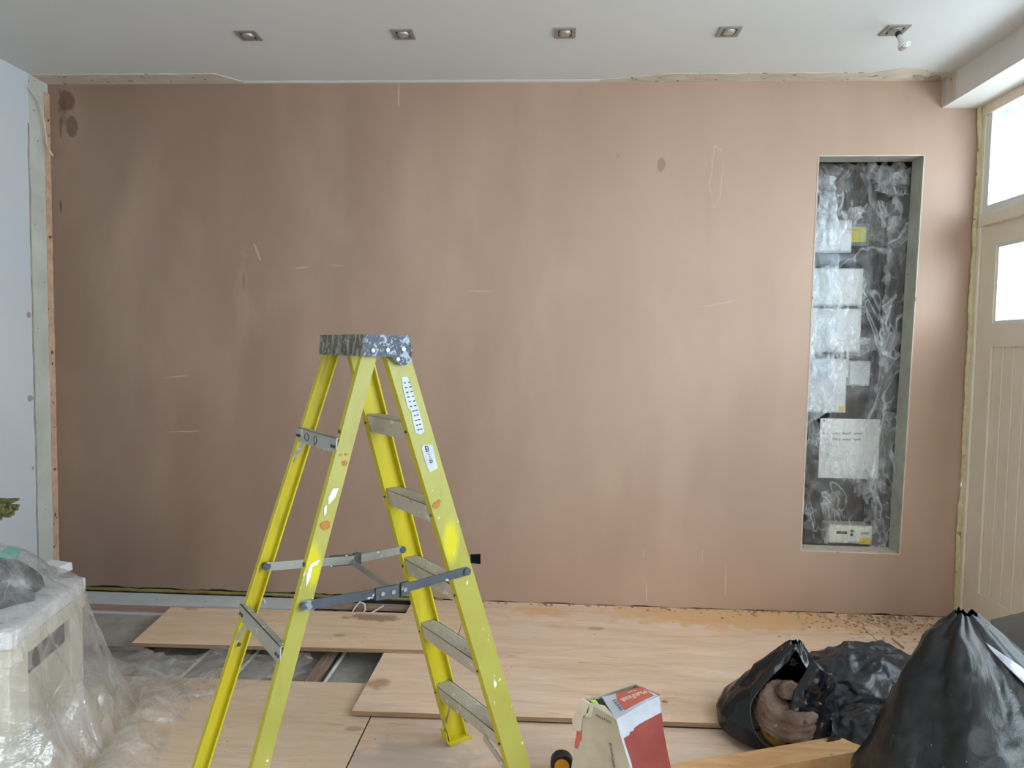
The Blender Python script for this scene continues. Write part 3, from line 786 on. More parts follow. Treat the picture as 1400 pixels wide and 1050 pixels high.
# spreaders: two folding arms each side joined by a cross bar
mids = []
for sd, yr, yf, ym, xm, mt in ((1, 827, 781, 806, 545, STEEL), (-1, 771, 746, 765, 482, STEELP)):
    zr, zf = zat(cR_, sd, yr), zat(cF, sd, yf)
    ar, br_ = cR_(zr); af, bf = cF(zf)
    off = .007
    if sd > 0: A, B = W(ar, sd * (br_ + off), zr), W(af + .012, sd * (bf + off), zf)
    else: A, B = W(ar - .0, sd * (br_ - .03), zr), W(af - wF / 2 + .006, sd * (bf - .034), zf)
    lo, hi = 0., 1.
    for _ in range(30):
        md = (lo + hi) / 2
        if proj(A.lerp(B, md))[0] < xm: lo = md
        else: hi = md
    Mp = A.lerp(B, lo); 
    while proj(Mp)[1] < ym: Mp.z -= .001
    dm = Vector((0, 0, .026))
    root = MB().beam(A, Mp, VV * .004, dm).build('spreader_arm', mt, lad)
    MB().tube([A - VV * .004 * sd, A + VV * .008 * sd], .012, 12).build('pivot', STEEL, root)
    r2 = MB().beam(Mp, B, VV * .004, dm).build('spreader_arm', STEEL if sd > 0 else STEELP, lad)
    MB().tube([B - VV * .004 * sd, B + VV * .008 * sd], .012, 12).build('pivot', STEEL, r2)
    d1 = (A - Mp).normalized(); d2 = (B - Mp).normalized()
    MB().beam(Mp + d1 * .075 + VV * .004 * sd, Mp + d1 * .004 + VV * .004 * sd, VV * .010, Vector((0, 0, .034))).build('hinge_plate', STEEL, root)
    MB().beam(Mp + d2 * .004 + VV * .004 * sd, Mp + d2 * .030 + VV * .004 * sd, VV * .012, Vector((0, 0, .038))).build('hinge_plate', STEEL, r2)
    for dd in (d1 * .055, d1 * .022, d2 * .015):
        MB().tube([Mp + dd + VV * .009 * sd, Mp + dd + VV * .013 * sd], .006, 8).build('rivet', STEELP, root)
    mids.append(Mp)
MB().beam(mids[0] + Vector((0, 0, -.012)), mids[1] + Vector((0, 0, -.008)), UV * .003, Vector((0, 0, .020))).build('cross_bar', STEELP, lad)
# moulded top cap with a drooping lobe each side
a0, a1, bb = uRt - .045, uFt + .047, vFt + .022
zc0, zc1 = LH - .060, LH
mb = MB()
prof = [(a0 - .003, zc0), (a0 + .085, zc0 - .002)]
for i in range(9):
    t = i / 8; x = a0 + .100 + (a1 + .004 - a0 - .100) * t
    prof.append((x, zc0 - .006 - .020 * math.sin(PI * (.12 + .80 * t)) ** .8))
prof += [(a1 + .006, zc0 + .008), (a1 - .001, zc1), (a0 + .002, zc1)]
def plate(sd):
    m_ = MB()
    m_.prism([W(x, sd * (bb - .004), z) for x, z in prof], VV * .004 * sd)
    return m_
cap = MB()
cap.hexa([W(a0, bb - .004, zc1 - .006), W(a1, bb - .004, zc1 - .006), W(a1, -bb + .004, zc1 - .006), W(a0, -bb + .004, zc1 - .006)],
         [W(a0 + .002, bb - .004, zc1), W(a1, bb - .004, zc1), W(a1, -bb + .004, zc1), W(a0 + .002, -bb + .004, zc1)])
cap = cap.build('top_cap', CAPN, lad)
cap['label'] = 'dark top cap caked with splashes of pale paint'
for sd in (1, -1): plate(sd).build('side_lobe', CAPN, cap)
MB().hexa([W(a0 - .003, bb, zc0), W(a0 + .002, bb, zc0), W(a0 + .002, -bb, zc0), W(a0 - .003, -bb, zc0)],
          [W(a0 - .0, bb, zc1), W(a0 + .005, bb, zc1), W(a0 + .005, -bb, zc1), W(a0 - .0, -bb, zc1)]).build('rear_lip', CAPR, cap)
MB().hexa([W(a1 - .002, bb, zc0), W(a1 + .003, bb, zc0), W(a1 + .003, -bb, zc0), W(a1 - .002, -bb, zc0)],
          [W(a1 - .004, bb, zc1), W(a1, bb, zc1), W(a1, -bb, zc1), W(a1 - .004, -bb, zc1)]).build('front_lip', CAPN, cap)
for x, z in ((a0 + .030, zc0 + .016), (a0 + .075, zc0 + .018), (a1 - .022, zc0 + .020), (a1 - .040, zc0 - .008)):
    for sd in (1,): MB().tube([W(x, sd * bb, z), W(x, sd * (bb + .003), z)], .006, 10).build('rivet', STEELP, cap)
# stickers on the near front stile
STK = simple('worn pale sticker', '9FA8AE', 'B4BBC0', 20, .5, bump=.1, specks=[(70, .70, '9AA068')])
def on_stile(px, py):
    """point of the outer web under the photo pixel"""
    z = zat(cF, 1, py)
    for _ in range(6):
        a, b = cF(z); lo, hi = -.06, .06
        for _ in range(25):
            md = (lo + hi) / 2
            if proj(W(a + md, b, z))[0] < px: lo = md
            else: hi = md
        y = proj(W(a + lo, b, z))[1]; z += (y - py) * .0022
    return W(a + lo, b + .0008, z)
def decal(name, pix, mt, parent, fn=on_stile, th=.0006, d=VV):
    return MB().prism([fn(*p) for p in pix], d * th).build(name, mt, parent)
s1 = decal('sticker', [(549, 516), (557, 515), (563, 530), (568, 548), (574, 566), (580, 590), (575, 594), (568, 592), (564, 575), (562, 563), (557, 557), (555, 548), (551, 532)], STK, lad)
s2 = decal('sticker', [(576, 612), (578, 608), (591, 608), (598, 640), (587, 646), (582, 634)], STK, lad)
rows = []
for i in range(11):
    t = i / 10.
    for cidx, (xa, xb) in enumerate(((551.5, 555.5), (557.5, 561.5))):
        x0 = xa + t * 16.5 + (2 if t > .55 and cidx == 0 else 0); y0 = 523 + t * 64 - cidx * 1
        rows.append([(x0, y0), (x0 + 3.0, y0 - .6), (x0 + 3.3, y0 + 1.0), (x0 + .3, y0 + 1.6)])
mb = MB()
for r_ in rows: mb.prism([on_stile(*p) + VV * .0008 for p in r_], VV * .0003)
mb.build('printed_line', M['ink'], s1)
# black emblem and lettering running down the second sticker
mb = MB()
def strk(P, w=1.0):
    for i in range(len(P) - 1):
        (x0, y0), (x1, y1) = P[i], P[i + 1]; L = math.hypot(x1 - x0, y1 - y0); nx, ny = -(y1 - y0) / L * w / 2, (x1 - x0) / L * w / 2
        mb.prism([on_stile(*p) + VV * .0008 for p in ((x0 - nx, y0 - ny), (x1 - nx, y1 - ny), (x1 + nx, y1 + ny), (x0 + nx, y0 + ny))], VV * .0003)
strk([(580.8, 610), (584.4, 610.3), (586, 616), (582.6, 617.6), (580.8, 610)], 1.2); strk([(581, 613.5), (584, 614.5)], 2.0)
for i in range(4): strk([(584.2 + i * .9, 619.5 + i * 2.3), (586.6 + i * .9, 619.3 + i * 2.3)], .8)
strk([(587.0, 629), (590.5, 629), (590.7, 631.5), (588.2, 633), (587.0, 629)], 1.1)
mb.build('printed_emblem', M['ink'], s2)
# rust-brown blobs of old filler
BL = simple('orange brown filler blob', 'B07A2E', '96552C', 30, .7, bump=.5)
def blob(px, py, r, parent=lad):
    p = on_stile(px, py); mb = MB(); pts = []
    for i in range(10):
        t = 2 * PI * i / 10; rr = r * (1 + .35 * nz((px + i, py, 0), .9)); pts.append(p + UV * math.cos(t) * rr + Vector((0, 0, math.sin(t) * rr * .9)))
    mb.prism(pts, VV * .001); return mb.build('filler_blob', BL, parent)
blob(596, 691, .012); blob(600, 686, .007)
_onF = on_stile
def on_leg(px, py):
    z = zat(cR_, 1, py)
    for _ in range(5):
        a, b = cR_(z); lo, hi = -.06, .06
        for _ in range(25):
            md = (lo + hi) / 2
            if proj(W(a + md, b, z))[0] < px: lo = md
            else: hi = md
        y = proj(W(a + lo, b, z))[1]; z += (y - py) * .0022
    return W(a + lo, b + .0008, z)
on_stile = on_leg
blob(445, 718, .014); blob(471, 633, .009); blob(473, 621, .004); blob(466, 622, .004)
WB = simple('white paint smear', 'C9CDC8', 'D9DCD8', 30, .6, bump=.3)
for pts in ([(424, 772), (430, 768), (437, 765), (434, 771), (427, 775), (424, 790), (418, 803), (419, 786)], [(455, 668), (463, 667), (458, 680), (449, 690), (449, 680)], [(443, 694), (447, 690), (446, 702), (443, 705)]):
    decal('paint_smear', pts, WB, lad, on_leg)

# ------------------------------------------------------------------ downlights
dl_y = -.575
def downlight(x, label, bulb_in=True):
    r = thing('downlight', (x, dl_y, HC), label, 'ceiling light', 'recessed square downlights in the ceiling')
    o, i = .050, .032
    mb = MB()
    z0, z1 = HC - .006, HC - .0002
    for (xa, xb, ya, yb) in ((-o, o, -o, -i), (-o, o, i, o), (-o, -i, -i, i), (i, o, -i, i)):
        mb.box(x + xa, x + xb, dl_y + ya, dl_y + yb, z0, z1)
    mb.build('bezel', M['chrome'], r, weld=False)
    mb = MB()
    mb.box(x - i, x + i, dl_y - i, dl_y + i, HC - .0015, HC - .0003); mb.build('recess', M['black'], r)
    mb = MB(); mb.tube([(x, dl_y, HC - .0085), (x, dl_y, HC - .0016)], [.0285, .031], 24); mb.build('gimbal_ring', M['chrome'], r, smooth=False)
    if bulb_in:
        mb = MB(); mb.tube([(x, dl_y, HC - .0115), (x, dl_y, HC - .010), (x, dl_y, HC - .0086)], [.012, .021, .0245], 20); mb.build('lamp', M['lamp'], r, smooth=True)
    return r
d0 = downlight(-1.456, 'recessed square nickel downlight, leftmost of the five in the ceiling')
for x, lb in ((-.704, 'recessed square nickel downlight, second from the left of the five'), (.063, 'recessed square nickel downlight, in the middle of the five'), (.822, 'recessed square nickel downlight, next to the one with the hanging bulb')):
    q = copy_tree(d0, (x, dl_y, HC)); q['label'] = lb
dh = downlight(1.572, 'square nickel downlight with an empty holder, rightmost, its bulb dangling out', False)
# the dangling lamp
q0 = Vector((1.590, dl_y - .01, HC - .009))
bp = on(1228, 62, 1, dl_y - .02)
lb_ = thing('hanging_bulb', q0, 'white spotlight bulb dangling on its wire from the rightmost downlight', 'bulb')
mb = MB(); mb.tube([q0, q0 + Vector((-.020, -.012, -.012)), q0 + Vector((-.012, -.01, -.035)), bp + Vector((-.006, 0, .058))], .0028, 8); mb.build('wire', M['bulbwhite'], lb_, smooth=True)
ax_ = Vector((.28, -.35, -1)).normalized()
t0_ = bp + Vector((-.006, 0, .058))
mb = MB(); mb.tube([t0_, t0_ + ax_ * .004, t0_ + ax_ * .022], [.010, .013, .013], 14); mb.build('lamp_holder', M['black'], lb_, smooth=True)
mb = MB(); mb.tube([t0_ + ax_ * k for k in (.020, .040, .052, .068, .080, .084)], [.0125, .0125, .015, .024, .0265, .026], 20); mb.build('bulb_body', M['bulbwhite'], lb_, smooth=True)
mb = MB(); mb.tube([t0_ + ax_ * .0842, t0_ + ax_ * .087], [.0235, .018], 20); mb.build('bulb_face', M['lamp'], lb_, smooth=True)

# ------------------------------------------------------------------ niche: service boxes and polythene
GB = 'white service boxes inside the wall niche'
def cav_box(name, x0, y0, x1, y1, Y, mt, label, cat='box', back=CY - .002, org=None):
    a, b = on(x0, y0, 1, Y), on(x1, y1, 1, Y)
    xm = (a.x + b.x) / 2; zm = (a.z + b.z) / 2
    w2_, h2 = abs(b.x - a.x) / 2, abs(a.z - b.z) / 2
    r = thing(name, (xm, (Y + back) / 2, zm - h2), label, cat, GB if cat == 'box' else None)
    MB().box(xm - w2_, xm + w2_, Y + .012, back, zm - h2, zm + h2).build('case', mt, r, bevel=.004)
    MB().box(xm - w2_ + .006, xm + w2_ - .006, Y, Y + .0115, zm - h2 + .006, zm + h2 - .006).build('lid', mt, r, bevel=.004)
    return r, xm, zm, w2_, h2
BW = M['box_white']
cav_box('junction_box', 1105, 300, 1165, 345, .27, BW, 'topmost white service box in the niche, left of the yellow sticker')
cav_box('consumer_unit', 1095, 366, 1180, 418, .25, BW, 'wide white service box in the upper niche, below the grey-blue sleeve')
cav_box('consumer_unit', 1092, 421, 1177, 482, .25, BW, 'wide white service box directly beneath the upper wide one in the niche')
r, xm, zm, w2_, h2 = cav_box('meter_box', 1086, 490, 1157, 565, .25, BW, 'white service box at mid height in the niche with a small ochre corner sticker')
MB().box(xm + w2_ - .045, xm + w2_ - .012, .2485, .2499, zm - h2 + .012, zm - h2 + .042).build('sticker', M['ochre_label'], r)
cav_box('switch_box', 1161, 493, 1190, 528, .28, BW, 'small square white service box right of the mid-height box in the niche')
a, b = on(1164, 310, 1, .30), on(1184, 331, 1, .30)
tag(MB().box(a.x, b.x, .301, .306, b.z, a.z).build('yellow_sticker', M['yellow_label'], None, (a.x, .30, b.z)), 'square yellow sticker on the cavity wall in the upper part of the niche', 'sticker')
tag(MB().box(a.x + .002, b.x + .02, .3062, CY - .001, b.z - .02, a.z + .02).build('backing_block', M['grey_cable'], None, (a.x, .31, b.z)), 'grey mounting block behind the yellow sticker in the niche', 'block')
a, b = on(1080, 356, 1, .33), on(1185, 356, 1, .33)
tag(MB().tube([a, a.lerp(b, .5) + Vector((0, 0, .012)), b], .034, 12).build('cable_sleeve', M['grey_cable'], None, tuple(a), smooth=True), 'thick grey-blue cable sleeve crossing the niche below the topmost box', 'pipe')
# dark cables running down the cavity
for px, lb in ((1203, 'dark cable running down the middle of the niche cavity'), (1216, 'dark cable at the right side of the niche cavity')):
    a, b = on(px, 215, 1, .42), on(px - 25, 740, 1, .42)
    pts = [a.lerp(b, i / 12) + Vector((.03 * nz((i, px, 0), .61), .01 * nz((i, 3, px), .7), 0)) for i in range(13)]
    tag(MB().tube(pts, .012, 8).build('cable', M['black'], None, tuple(b), smooth=True), lb, 'cable')
# the handwritten white board
a, b = on(1122, 572, 1, .22), on(1200, 655, 1, .22)
wb = thing('notice_board', ((a.x + b.x) / 2, .225, b.z), 'white card with two handwritten lines hanging in the lower niche under polythene', 'notice')
MB().box(a.x, b.x, .22, .226, b.z, a.z).build('card', simple('white card', 'DADAD6', 'E2E2DE', 3, .6, bump=.05), wb)
MB().tube([(a.x + .02, .219, a.z - .012), (a.x + .02, .216, a.z - .012)], .005, 8).build('nail', STEEL, wb)
mb = MB(); rnd = random.Random(5)
for (x0, x1, yy) in ((1124, 1181, 593), (1124, 1168, 601)):
    x = x0
    while x < x1:
        wl_ = rnd.uniform(6, 13)
        pts = []
        nn_ = int(wl_ * 1.6)
        for i in range(nn_ + 1):
            xx = x + wl_ * i / nn_
            pts.append(on(xx, yy + 1.5 * math.sin(i * 2.1 + rnd.random()) - (1.6 if rnd.random() < .15 else 0), 1, .2188))
        mb.tube(pts, .0013, 4)
        x += wl_ + 3
mb.build('handwriting', M['ink'], wb)
# meter standing at the bottom
Y = .17
a, b = on(1134, 718, 1, Y), on(1192, 750, 1, Y); zb_ = nich[3].z - .003
mt_ = thing('gas_meter', ((a.x + b.x) / 2, Y + .06, zb_), 'cream service meter with small display standing at the foot of the niche', 'meter')
MB().box(a.x, b.x, Y, Y + .12, zb_, a.z).build('case', M['box_cream'], mt_, bevel=.008)
def mp(px, py): p = on(px, py, 1, Y); return p
def mplate(name, x0, y0, x1, y1, mtl, th=.002):
    p, q_ = mp(x0, y0), mp(x1, y1); return MB().box(p.x, q_.x, Y - th, Y - .0002, q_.z, p.z).build(name, mtl, mt_)
mplate('display_window', 1143.5, 726, 1158, 730, M['ink']); mplate('rating_label', 1177, 727, 1188, 731, M['grey_label'])
mplate('ochre_label', 1175, 735, 1191, 747, M['ochre_label']); mplate('printed_line', 1144, 738, 1156, 738.8, M['grey_label']); mplate('printed_line', 1144, 746, 1157, 747, M['grey_label'])
for px, py in ((1164.5, 725.5), (1164, 731)):
    p = mp(px, py); MB().tube([(p.x, Y, p.z), (p.x, Y - .006, p.z)], .008, 12).build('button', M['ink'], mt_)

pt = on(1200, 220, 1, .2)
poly = thing('polythene_sheet', (pt.x, .2, nich[3].z), 'crumpled clear polythene hung inside the wall niche over the white boxes', 'plastic sheet')
def fold(name, q, Y, amp, mt, nu=26, nv=60, sx=9, rag=0., seed=0):
    """q: four survey corners tl,tr,br,bl -> wavy hanging film"""
    P = [on(x, y, 1, Y) for x, y in q]
    mb = MB()
    def f(u, v):
        a = P[0].lerp(P[1], u); b = P[3].lerp(P[2], u); p = a.lerp(b, v)
        r1 = ridge((p.x * 1.0 + seed, 0, p.z * .35), sx, 3)
        p2 = Vector((p.x, Y + amp * r1 + amp * .7 * nz((p.x + seed, 2, p.z), 5), p.z))
        if rag and (u < .03 or u > .97 or v < .02 or v > .98):
            p2.x += rag * nz((seed, p.z * 9, u), 2.0); p2.z += rag * nz((p.x * 14, seed, v), 1.7)
        return p2
    mb.grid(f, nu, nv)
    return mb.build(name, mt, poly, smooth=True)
fold('film_fold', [(1122, 228), (1146, 240), (1152, 420), (1104, 480)], .17, .035, M['film_blue'], 22, 70, 12, .03, 1)
fold('film_fold', [(1117, 222), (1160, 232), (1155, 330), (1112, 340)], .19, .035, M['film'], 22, 40, 10, .04, 8)
fold('film_fold', [(1124, 221), (1222, 222), (1216, 330), (1130, 300)], .21, .05, M['film'], 44, 44, 9, .05, 2)
fold('film_fold', [(1150, 290), (1226, 270), (1216, 470), (1140, 500)], .16, .045, M['film'], 40, 60, 8, .04, 3)
fold('film_fold', [(1222, 250), (1247, 256), (1229, 560), (1198, 560)], .10, .030, M['film'], 20, 80, 13, .03, 4)
fold('film_fold', [(1140, 470), (1226, 450), (1218, 670), (1128, 640)], .15, .035, M['film'], 40, 60, 8, .04, 5)
fold('film_fold', [(1104, 480), (1150, 420), (1140, 560), (1101, 580)], .18, .03, M['film_blue'], 26, 40, 11, .03, 6)
fold('film_fold', [(1106, 560), (1190, 640), (1222, 745), (1100, 752)], .13, .050, M['film'], 44, 44, 9, .06, 7)
fold('film_fold', [(1200, 560), (1231, 560), (1224, 752), (1190, 750)], .09, .030, M['film'], 20, 50, 12, .04, 9)
for (px, py, r, n_, sd_) in ((1211, 246, .085, 9, 1), (1172, 288, .05, 5, 5), (1196, 668, .06, 6, 9), (1135, 690, .055, 5, 13), (1225, 300, .05, 4, 17)):
    c_ = on(px, py, 1, .14); rk = random.Random(sd_)
    mb = MB()
    for q in range(n_):                                     # pleats bunched together and fanning out
        a_ = rk.uniform(0, 2 * PI); ln_ = r * rk.uniform(1., 2.1); wd0 = rk.uniform(.010, .02); wd1 = rk.uniform(.03, .06)
        d_ = Vector((math.cos(a_), rk.uniform(-.3, .1), math.sin(a_))); e_ = Vector((-math.sin(a_), 0, math.cos(a_)))
        st_ = c_ - d_ * r * .35
        mb.grid(lambda u, v, d_=d_, e_=e_, st_=st_, ln_=ln_, wd0=wd0, wd1=wd1, q=q: st_ + d_ * ln_ * v * (1 + .12 * nz((u * 3, q, sd_), 1)) + e_ * (u - .5) * 2 * (wd0 + (wd1 - wd0) * v) * (1 + .3 * nz((v * 5, q, 2), 1)) + Vector((0, .022 * ridge((u * 1.4 + q, v * .8, sd_), 2.4, 3), 0)), 12, 12)
    mb.build('film_bunch', M['film_knot'], poly, smooth=True, weld=False)

# ------------------------------------------------------------------ draped cabinet on the left
ZT = .55
A0 = Vector((-1.842, -1.236, 0)); A1 = Vector((-1.720, -1.772, 0)); ed = (A1 - A0).normalized(); lf = Vector((ed.y, -ed.x, 0))
if lf.x > 0: lf = -lf
LEN = (A1 - A0).length; WID = .62
def K(s, l, z): p = A0 + ed * s + lf * l; return Vector((p.x, p.y, z))
cab = thing('cabinet', tuple(K(LEN / 2, WID / 2, 0)), 'low cream cabinet with a thick white top, draped in polythene, at the left edge', 'cabinet')
def kb(name, s0, s1, l0, l1, z0, z1, mt, bev=.004, par=cab):
    return MB().hexa([K(s0, l1, z0), K(s1, l1, z0), K(s1, l0, z0), K(s0, l0, z0)], [K(s0, l1, z1), K(s1, l1, z1), K(s1, l0, z1), K(s0, l0, z1)]).build(name, mt, par, bevel=bev)
CRM = simple('cream board', 'CFC9B8', 'D7D2C3', 5, .6, bump=.1); CRD = simple('cream inner board', 'B8B2A0', 'C4BEAC', 5, .7, bump=.1)
TOPW = simple('white foam slab', 'DCDDDF', 'E6E7E9', 6, .6, bump=.2)
mb = MB()
def slab(u, v): return K(0, 0, 0)
kb('top_slab', 0, LEN, 0, WID, ZT - .060, ZT, TOPW, .010)
kb('rail', .004, LEN - .004, .004, WID - .004, ZT - .118, ZT - .0605, CRM)
kb('side_panel', .01, .115, .012, .05, .012, ZT - .119, CRM); kb('side_panel', LEN - .13, LEN - .01, .012, .05, .012, ZT - .119, CRM)
kb('back_panel', .01, .028, .051, WID - .01, .012, ZT - .119, CRD); kb('front_panel', LEN - .028, LEN - .01, .051, WID - .01, .012, ZT - .119, CRM)
kb('dark_gap_block', .12, LEN - .14, .03, WID - .05, ZT - .215, ZT - .1195, M['black']); kb('lower_panel', .116, LEN - .131, .04, .055, .012, ZT - .22, CRD)  # black block stands in for the shade between the side panels
kb('plinth', .0, LEN, .0, WID, .0008, .0118, CRM, 0)
# soft dark bag on the cabinet, pale box and teal lid
def lump(name, cx_, cy_, z0, rx, ry, h, mt, seed, amp=.3, nu=48, nv=20, parent=None, rot=0, flat=1., base=.02):
    mb = MB()
    def f(u, v):
        th = 2 * PI * u; ph = v * PI / 2
        d = Vector((math.cos(ph) * math.cos(th), math.cos(ph) * math.sin(th), math.sin(ph) ** flat))
        k = 1 + amp * ridge(d + Vector((seed, 0, 0)), 1.5, 4)
        x, y = d.x * rx * k, d.y * ry * k
        return (cx_ + x * math.cos(rot) - y * math.sin(rot), cy_ + x * math.sin(rot) + y * math.cos(rot), max(z0, z0 + d.z * h * (1 + amp * .8 * ridge(d + Vector((0, seed, 0)), 1.7, 3)) + (.0 if v > .01 else 0)))
    mb.grid(f, nu, nv)
    mb.face([f(i / nu, 0) for i in range(nu)][::-1])
    return mb.build(name, mt, parent, (cx_, cy_, z0), smooth=True)
BLK = simple('soft black cloth', '17181B', '2C2E31', 7, .6, bump=.3)
c_ = K(.20, .33, ZT)
tag(lump('cloth_bag', c_.x, c_.y, ZT + .001, .225, .19, .135, BLK, 3, .22), 'crumpled black bag under polythene on the draped cabinet', 'bag')
tag(lump('dark_cloth', K(.46, .22, 0).x, K(.46, .22, 0).y, ZT + .001,   .07, .06, .03, simple('grey dark cloth', '33363A', '4B4E52', 7, .7, bump=.3), 8, .25), 'flat dark cloth under polythene near the front edge of the draped cabinet', 'cloth')
p_ = on(13, 757, 1, -1.40)
TE = simple('teal plastic', '4FB79A', '62C9AC', 5, .4)
mb = MB(); mb.tube([p_ + Vector((0, 0, -.012)), p_ + Vector((.002, -.004, .0)), p_ + Vector((.004, -.008, .006))], [.030, .034, .027], 22)
tag(mb.build('teal_lid', TE, None, tuple(p_), smooth=True), 'teal plastic lid lying on the black bag at the left edge', 'lid')
p_ = on(74, 782, 2, ZT)
tag(MB().hexa([p_ + Vector(q) for q in ((-.055, -.03, .001), (.05, -.045, .001), (.06, .03, .001), (-.045, .045, .001))], [p_ + Vector(q) for q in ((-.05, -.03, .038), (.047, -.042, .034), (.056, .03, .034), (-.042, .042, .038))]).build('white_box', TOPW, None, tuple(p_), bevel=.004),
    'small white box under polythene on the cabinet, beside the black bag', 'box')
# draped dust sheet
def drape():
    mb = MB(); hs, hl = LEN / 2 + .012, WID / 2 + .012
    per = 2 * (hs + hl) * 2
    def rim(u):
        """rounded rectangle outline, unit outward normal"""
        t = (u % 1) * 4; i = int(t) % 4; f = t - int(t)
        cs = [(-hs, -hl), (hs, -hl), (hs, hl), (-hs, hl)]
        a, b = cs[i], cs[(i + 1) % 4]; x, y = a[0] + (b[0] - a[0]) * f, a[1] + (b[1] - a[1]) * f
        nn = Vector((x / hs, y / hl)); e = 5
        k = (abs(x / hs) ** e + abs(y / hl) ** e) ** (1 / e)
        n = Vector((math.copysign(abs(x / hs) ** (e - 1), x) / hs, math.copysign(abs(y / hl) ** (e - 1), y) / hl)).normalized()
        return x / k, y / k, n
    def bagtop(x, y):
        d2 = ((x + LEN / 2 - .22) / .24) ** 2 + ((y + WID / 2 - .38) / .25) ** 2
        d2 = ((x - (.20 - LEN / 2)) / .25) ** 2 + ((y - (.33 - WID / 2)) / .29) ** 2
        return .185 * max(0, 1 - d2) ** .55
    def f(u, v):
        x, y, n = rim(u)
        if v < .4:
            k = v / .4; X, Y_ = x * k, y * k
            z = ZT + .004 + bagtop(X, Y_) + .006 * (1 + ridge((X, Y_, 0), 7, 3)) * (1 if k < .95 else .3) + (.04 if 0 else 0)
            # stretched straight from the heap to the edge
            z = max(z, ZT + .004 + .15 * max(0, 1 - math.hypot((X - (.20 - LEN / 2)) / .42, (Y_ - (.33 - WID / 2)) / .40)))
        else:
            t = (v - .4) / .6; tt = min(1, t / .78); puddle = max(0, (t - .78) / .22)
            fl = .008 + .14 * tt ** 1.5 + .20 * puddle
            wv = ridge((u * 9 * 1.0, tt * .6, 3), 1.7, 3) * (.012 + .055 * tt)
            fl = max(.008, fl + wv + .02 * puddle * nz((u * 40, t * 9, 0), 1))
            X, Y_ = x + n.x * fl, y + n.y * fl
            z = ZT * (1 - tt ** 1.02) + .004 + .007 * nz((u * 30, t * 10, 1), 1.0)
            if tt > .9: z = max(z, .006) + (.045 * (1 + ridge((u * 22, t * 8, 5), 1.0, 3)) * math.sin(PI * min(1, .15 + puddle)) if puddle > 0 else .0)
        p = K(X + LEN / 2, Y_ + WID / 2, max(z, .004))
        p.x = max(p.x, XL + .02)
        return p
    mb.grid(f, 190, 90)
    return mb.build('dust_sheet', M['film_drape'], None, tuple(K(LEN / 2, WID / 2, 0)), smooth=True)
tag(drape(), 'clear polythene dust sheet draped over the cabinet and trailing on the floor', 'plastic sheet')
# second film lying over the joist gap
def floor_film():
    mb = MB()
    x0, x1, y0, y1 = -2.15, -1.02, -1.34, -.64
    def f(u, v):
        x, y = x0 + (x1 - x0) * u, y0 + (y1 - y0) * v
        y += .22 * (u - .5) * 1.0 + .08 * nz((u * 4, 3, 0), 1)
        z = .008 + .034 * max(0, ridge((x, y * 1.6, 0), 2.6, 4)) + .01 * nz((x, y, 3), 16) * (1)
        return (x, min(y, -.715), max(z, .004))
    def keep(u, v):
        x, y = u, v
        wd = .46 - .20 * u - .22 * u ** 4 + .10 * nz((u * 5, 0, 1), 1.2)
        return abs(v - .52 + .12 * nz((u * 3, 7, 0), 1)) < wd and u < .97 + .05 * nz((0, v * 9, 0), 1)
    mb.grid(f, 110, 64, keep=keep)
    return mb.build('polythene_film', M['film_floor'], None, (-1.5, -1.0, 0), smooth=True)
tag(floor_film(), 'crumpled polythene film trailing across the joist gap behind the ladder', 'plastic sheet')

# ------------------------------------------------------------------ upturned broom at the left edge
hd = on(2, 695, 1, -1.62)
bt = thing('broom', (-2.28, -3.0, 0), 'olive bristle broom head with ragged ends poking in at the left edge', 'broom')
OB = simple('olive bristles', '5C5A34', '787548', 20, .9, bump=.8, stretch=(1, 1, 12))
mb = MB(); rnd = random.Random(3)
for i in range(46):
    yy = rnd.uniform(-.04, .04); zz = rnd.uniform(-.024, .024); L = rnd.uniform(.072, .095)
    st = hd + Vector((-.062, yy, zz)); mb.beam(st, st + Vector((L, rnd.uniform(-.004, .004), rnd.uniform(-.006, .006))), Vector((0, .011, 0)), Vector((0, 0, .009)))
b_ = mb.build('bristles', OB, bt, weld=False); b_['kind'] = 'stuff'
MB().box(hd.x - .10, hd.x - .060, hd.y - .055, hd.y + .055, hd.z - .030, hd.z + .030).build('broom_block', M['joist'], bt, bevel=.004)
MB().tube([(-2.28, -3.0, .012), (hd.x - .10, hd.y - .02, hd.z)], .012, 10).build('handle', M['joist'], bt, smooth=True)

# ------------------------------------------------------------------ torn plaster sack
SK = -1.70
def F(px, py, Y): return on(px, py, 1, Y)
def m_paper(name, a, b): return simple(name, a, b, 7, .7, bump=.35)
KR = m_paper('kraft paper', 'A69B85', 'B3A994'); WP = m_paper('white sack paper', 'A4A9B4', 'B4B9C3'); RP = m_paper('orange red print', 'AE5444', 'B86250'); DR = m_paper('dark red print', '7C332D', '883D35')
sk = thing('plaster_sack', (.27, -1.62, 0), 'torn paper plaster sack, kraft and red with white print, standing in front', 'sack')
Nt, Rt, Lt, Bt = F(841, 984, -1.76), F(899, 951, -1.66), F(793, 957, -1.68), F(868, 937, -1.56)
Nb, Rb, Lb, Bb = Vector((.340, -1.78, .0005)), Vector((.455, -1.66, .0005)), Vector((.085, -1.72, .0005)), Vector((.20, -1.50, .0005))
Tm = F(826, 966, -1.70)
def wob(p, amp=.006):
    p = Vector(p); k = min(1, p.z / .06)
    return p + Vector((amp * k * ridge(p, 7, 3), amp * k * ridge(p + Vector((3, 0, 0)), 6, 3), amp * .5 * k * nz(p, 11)))
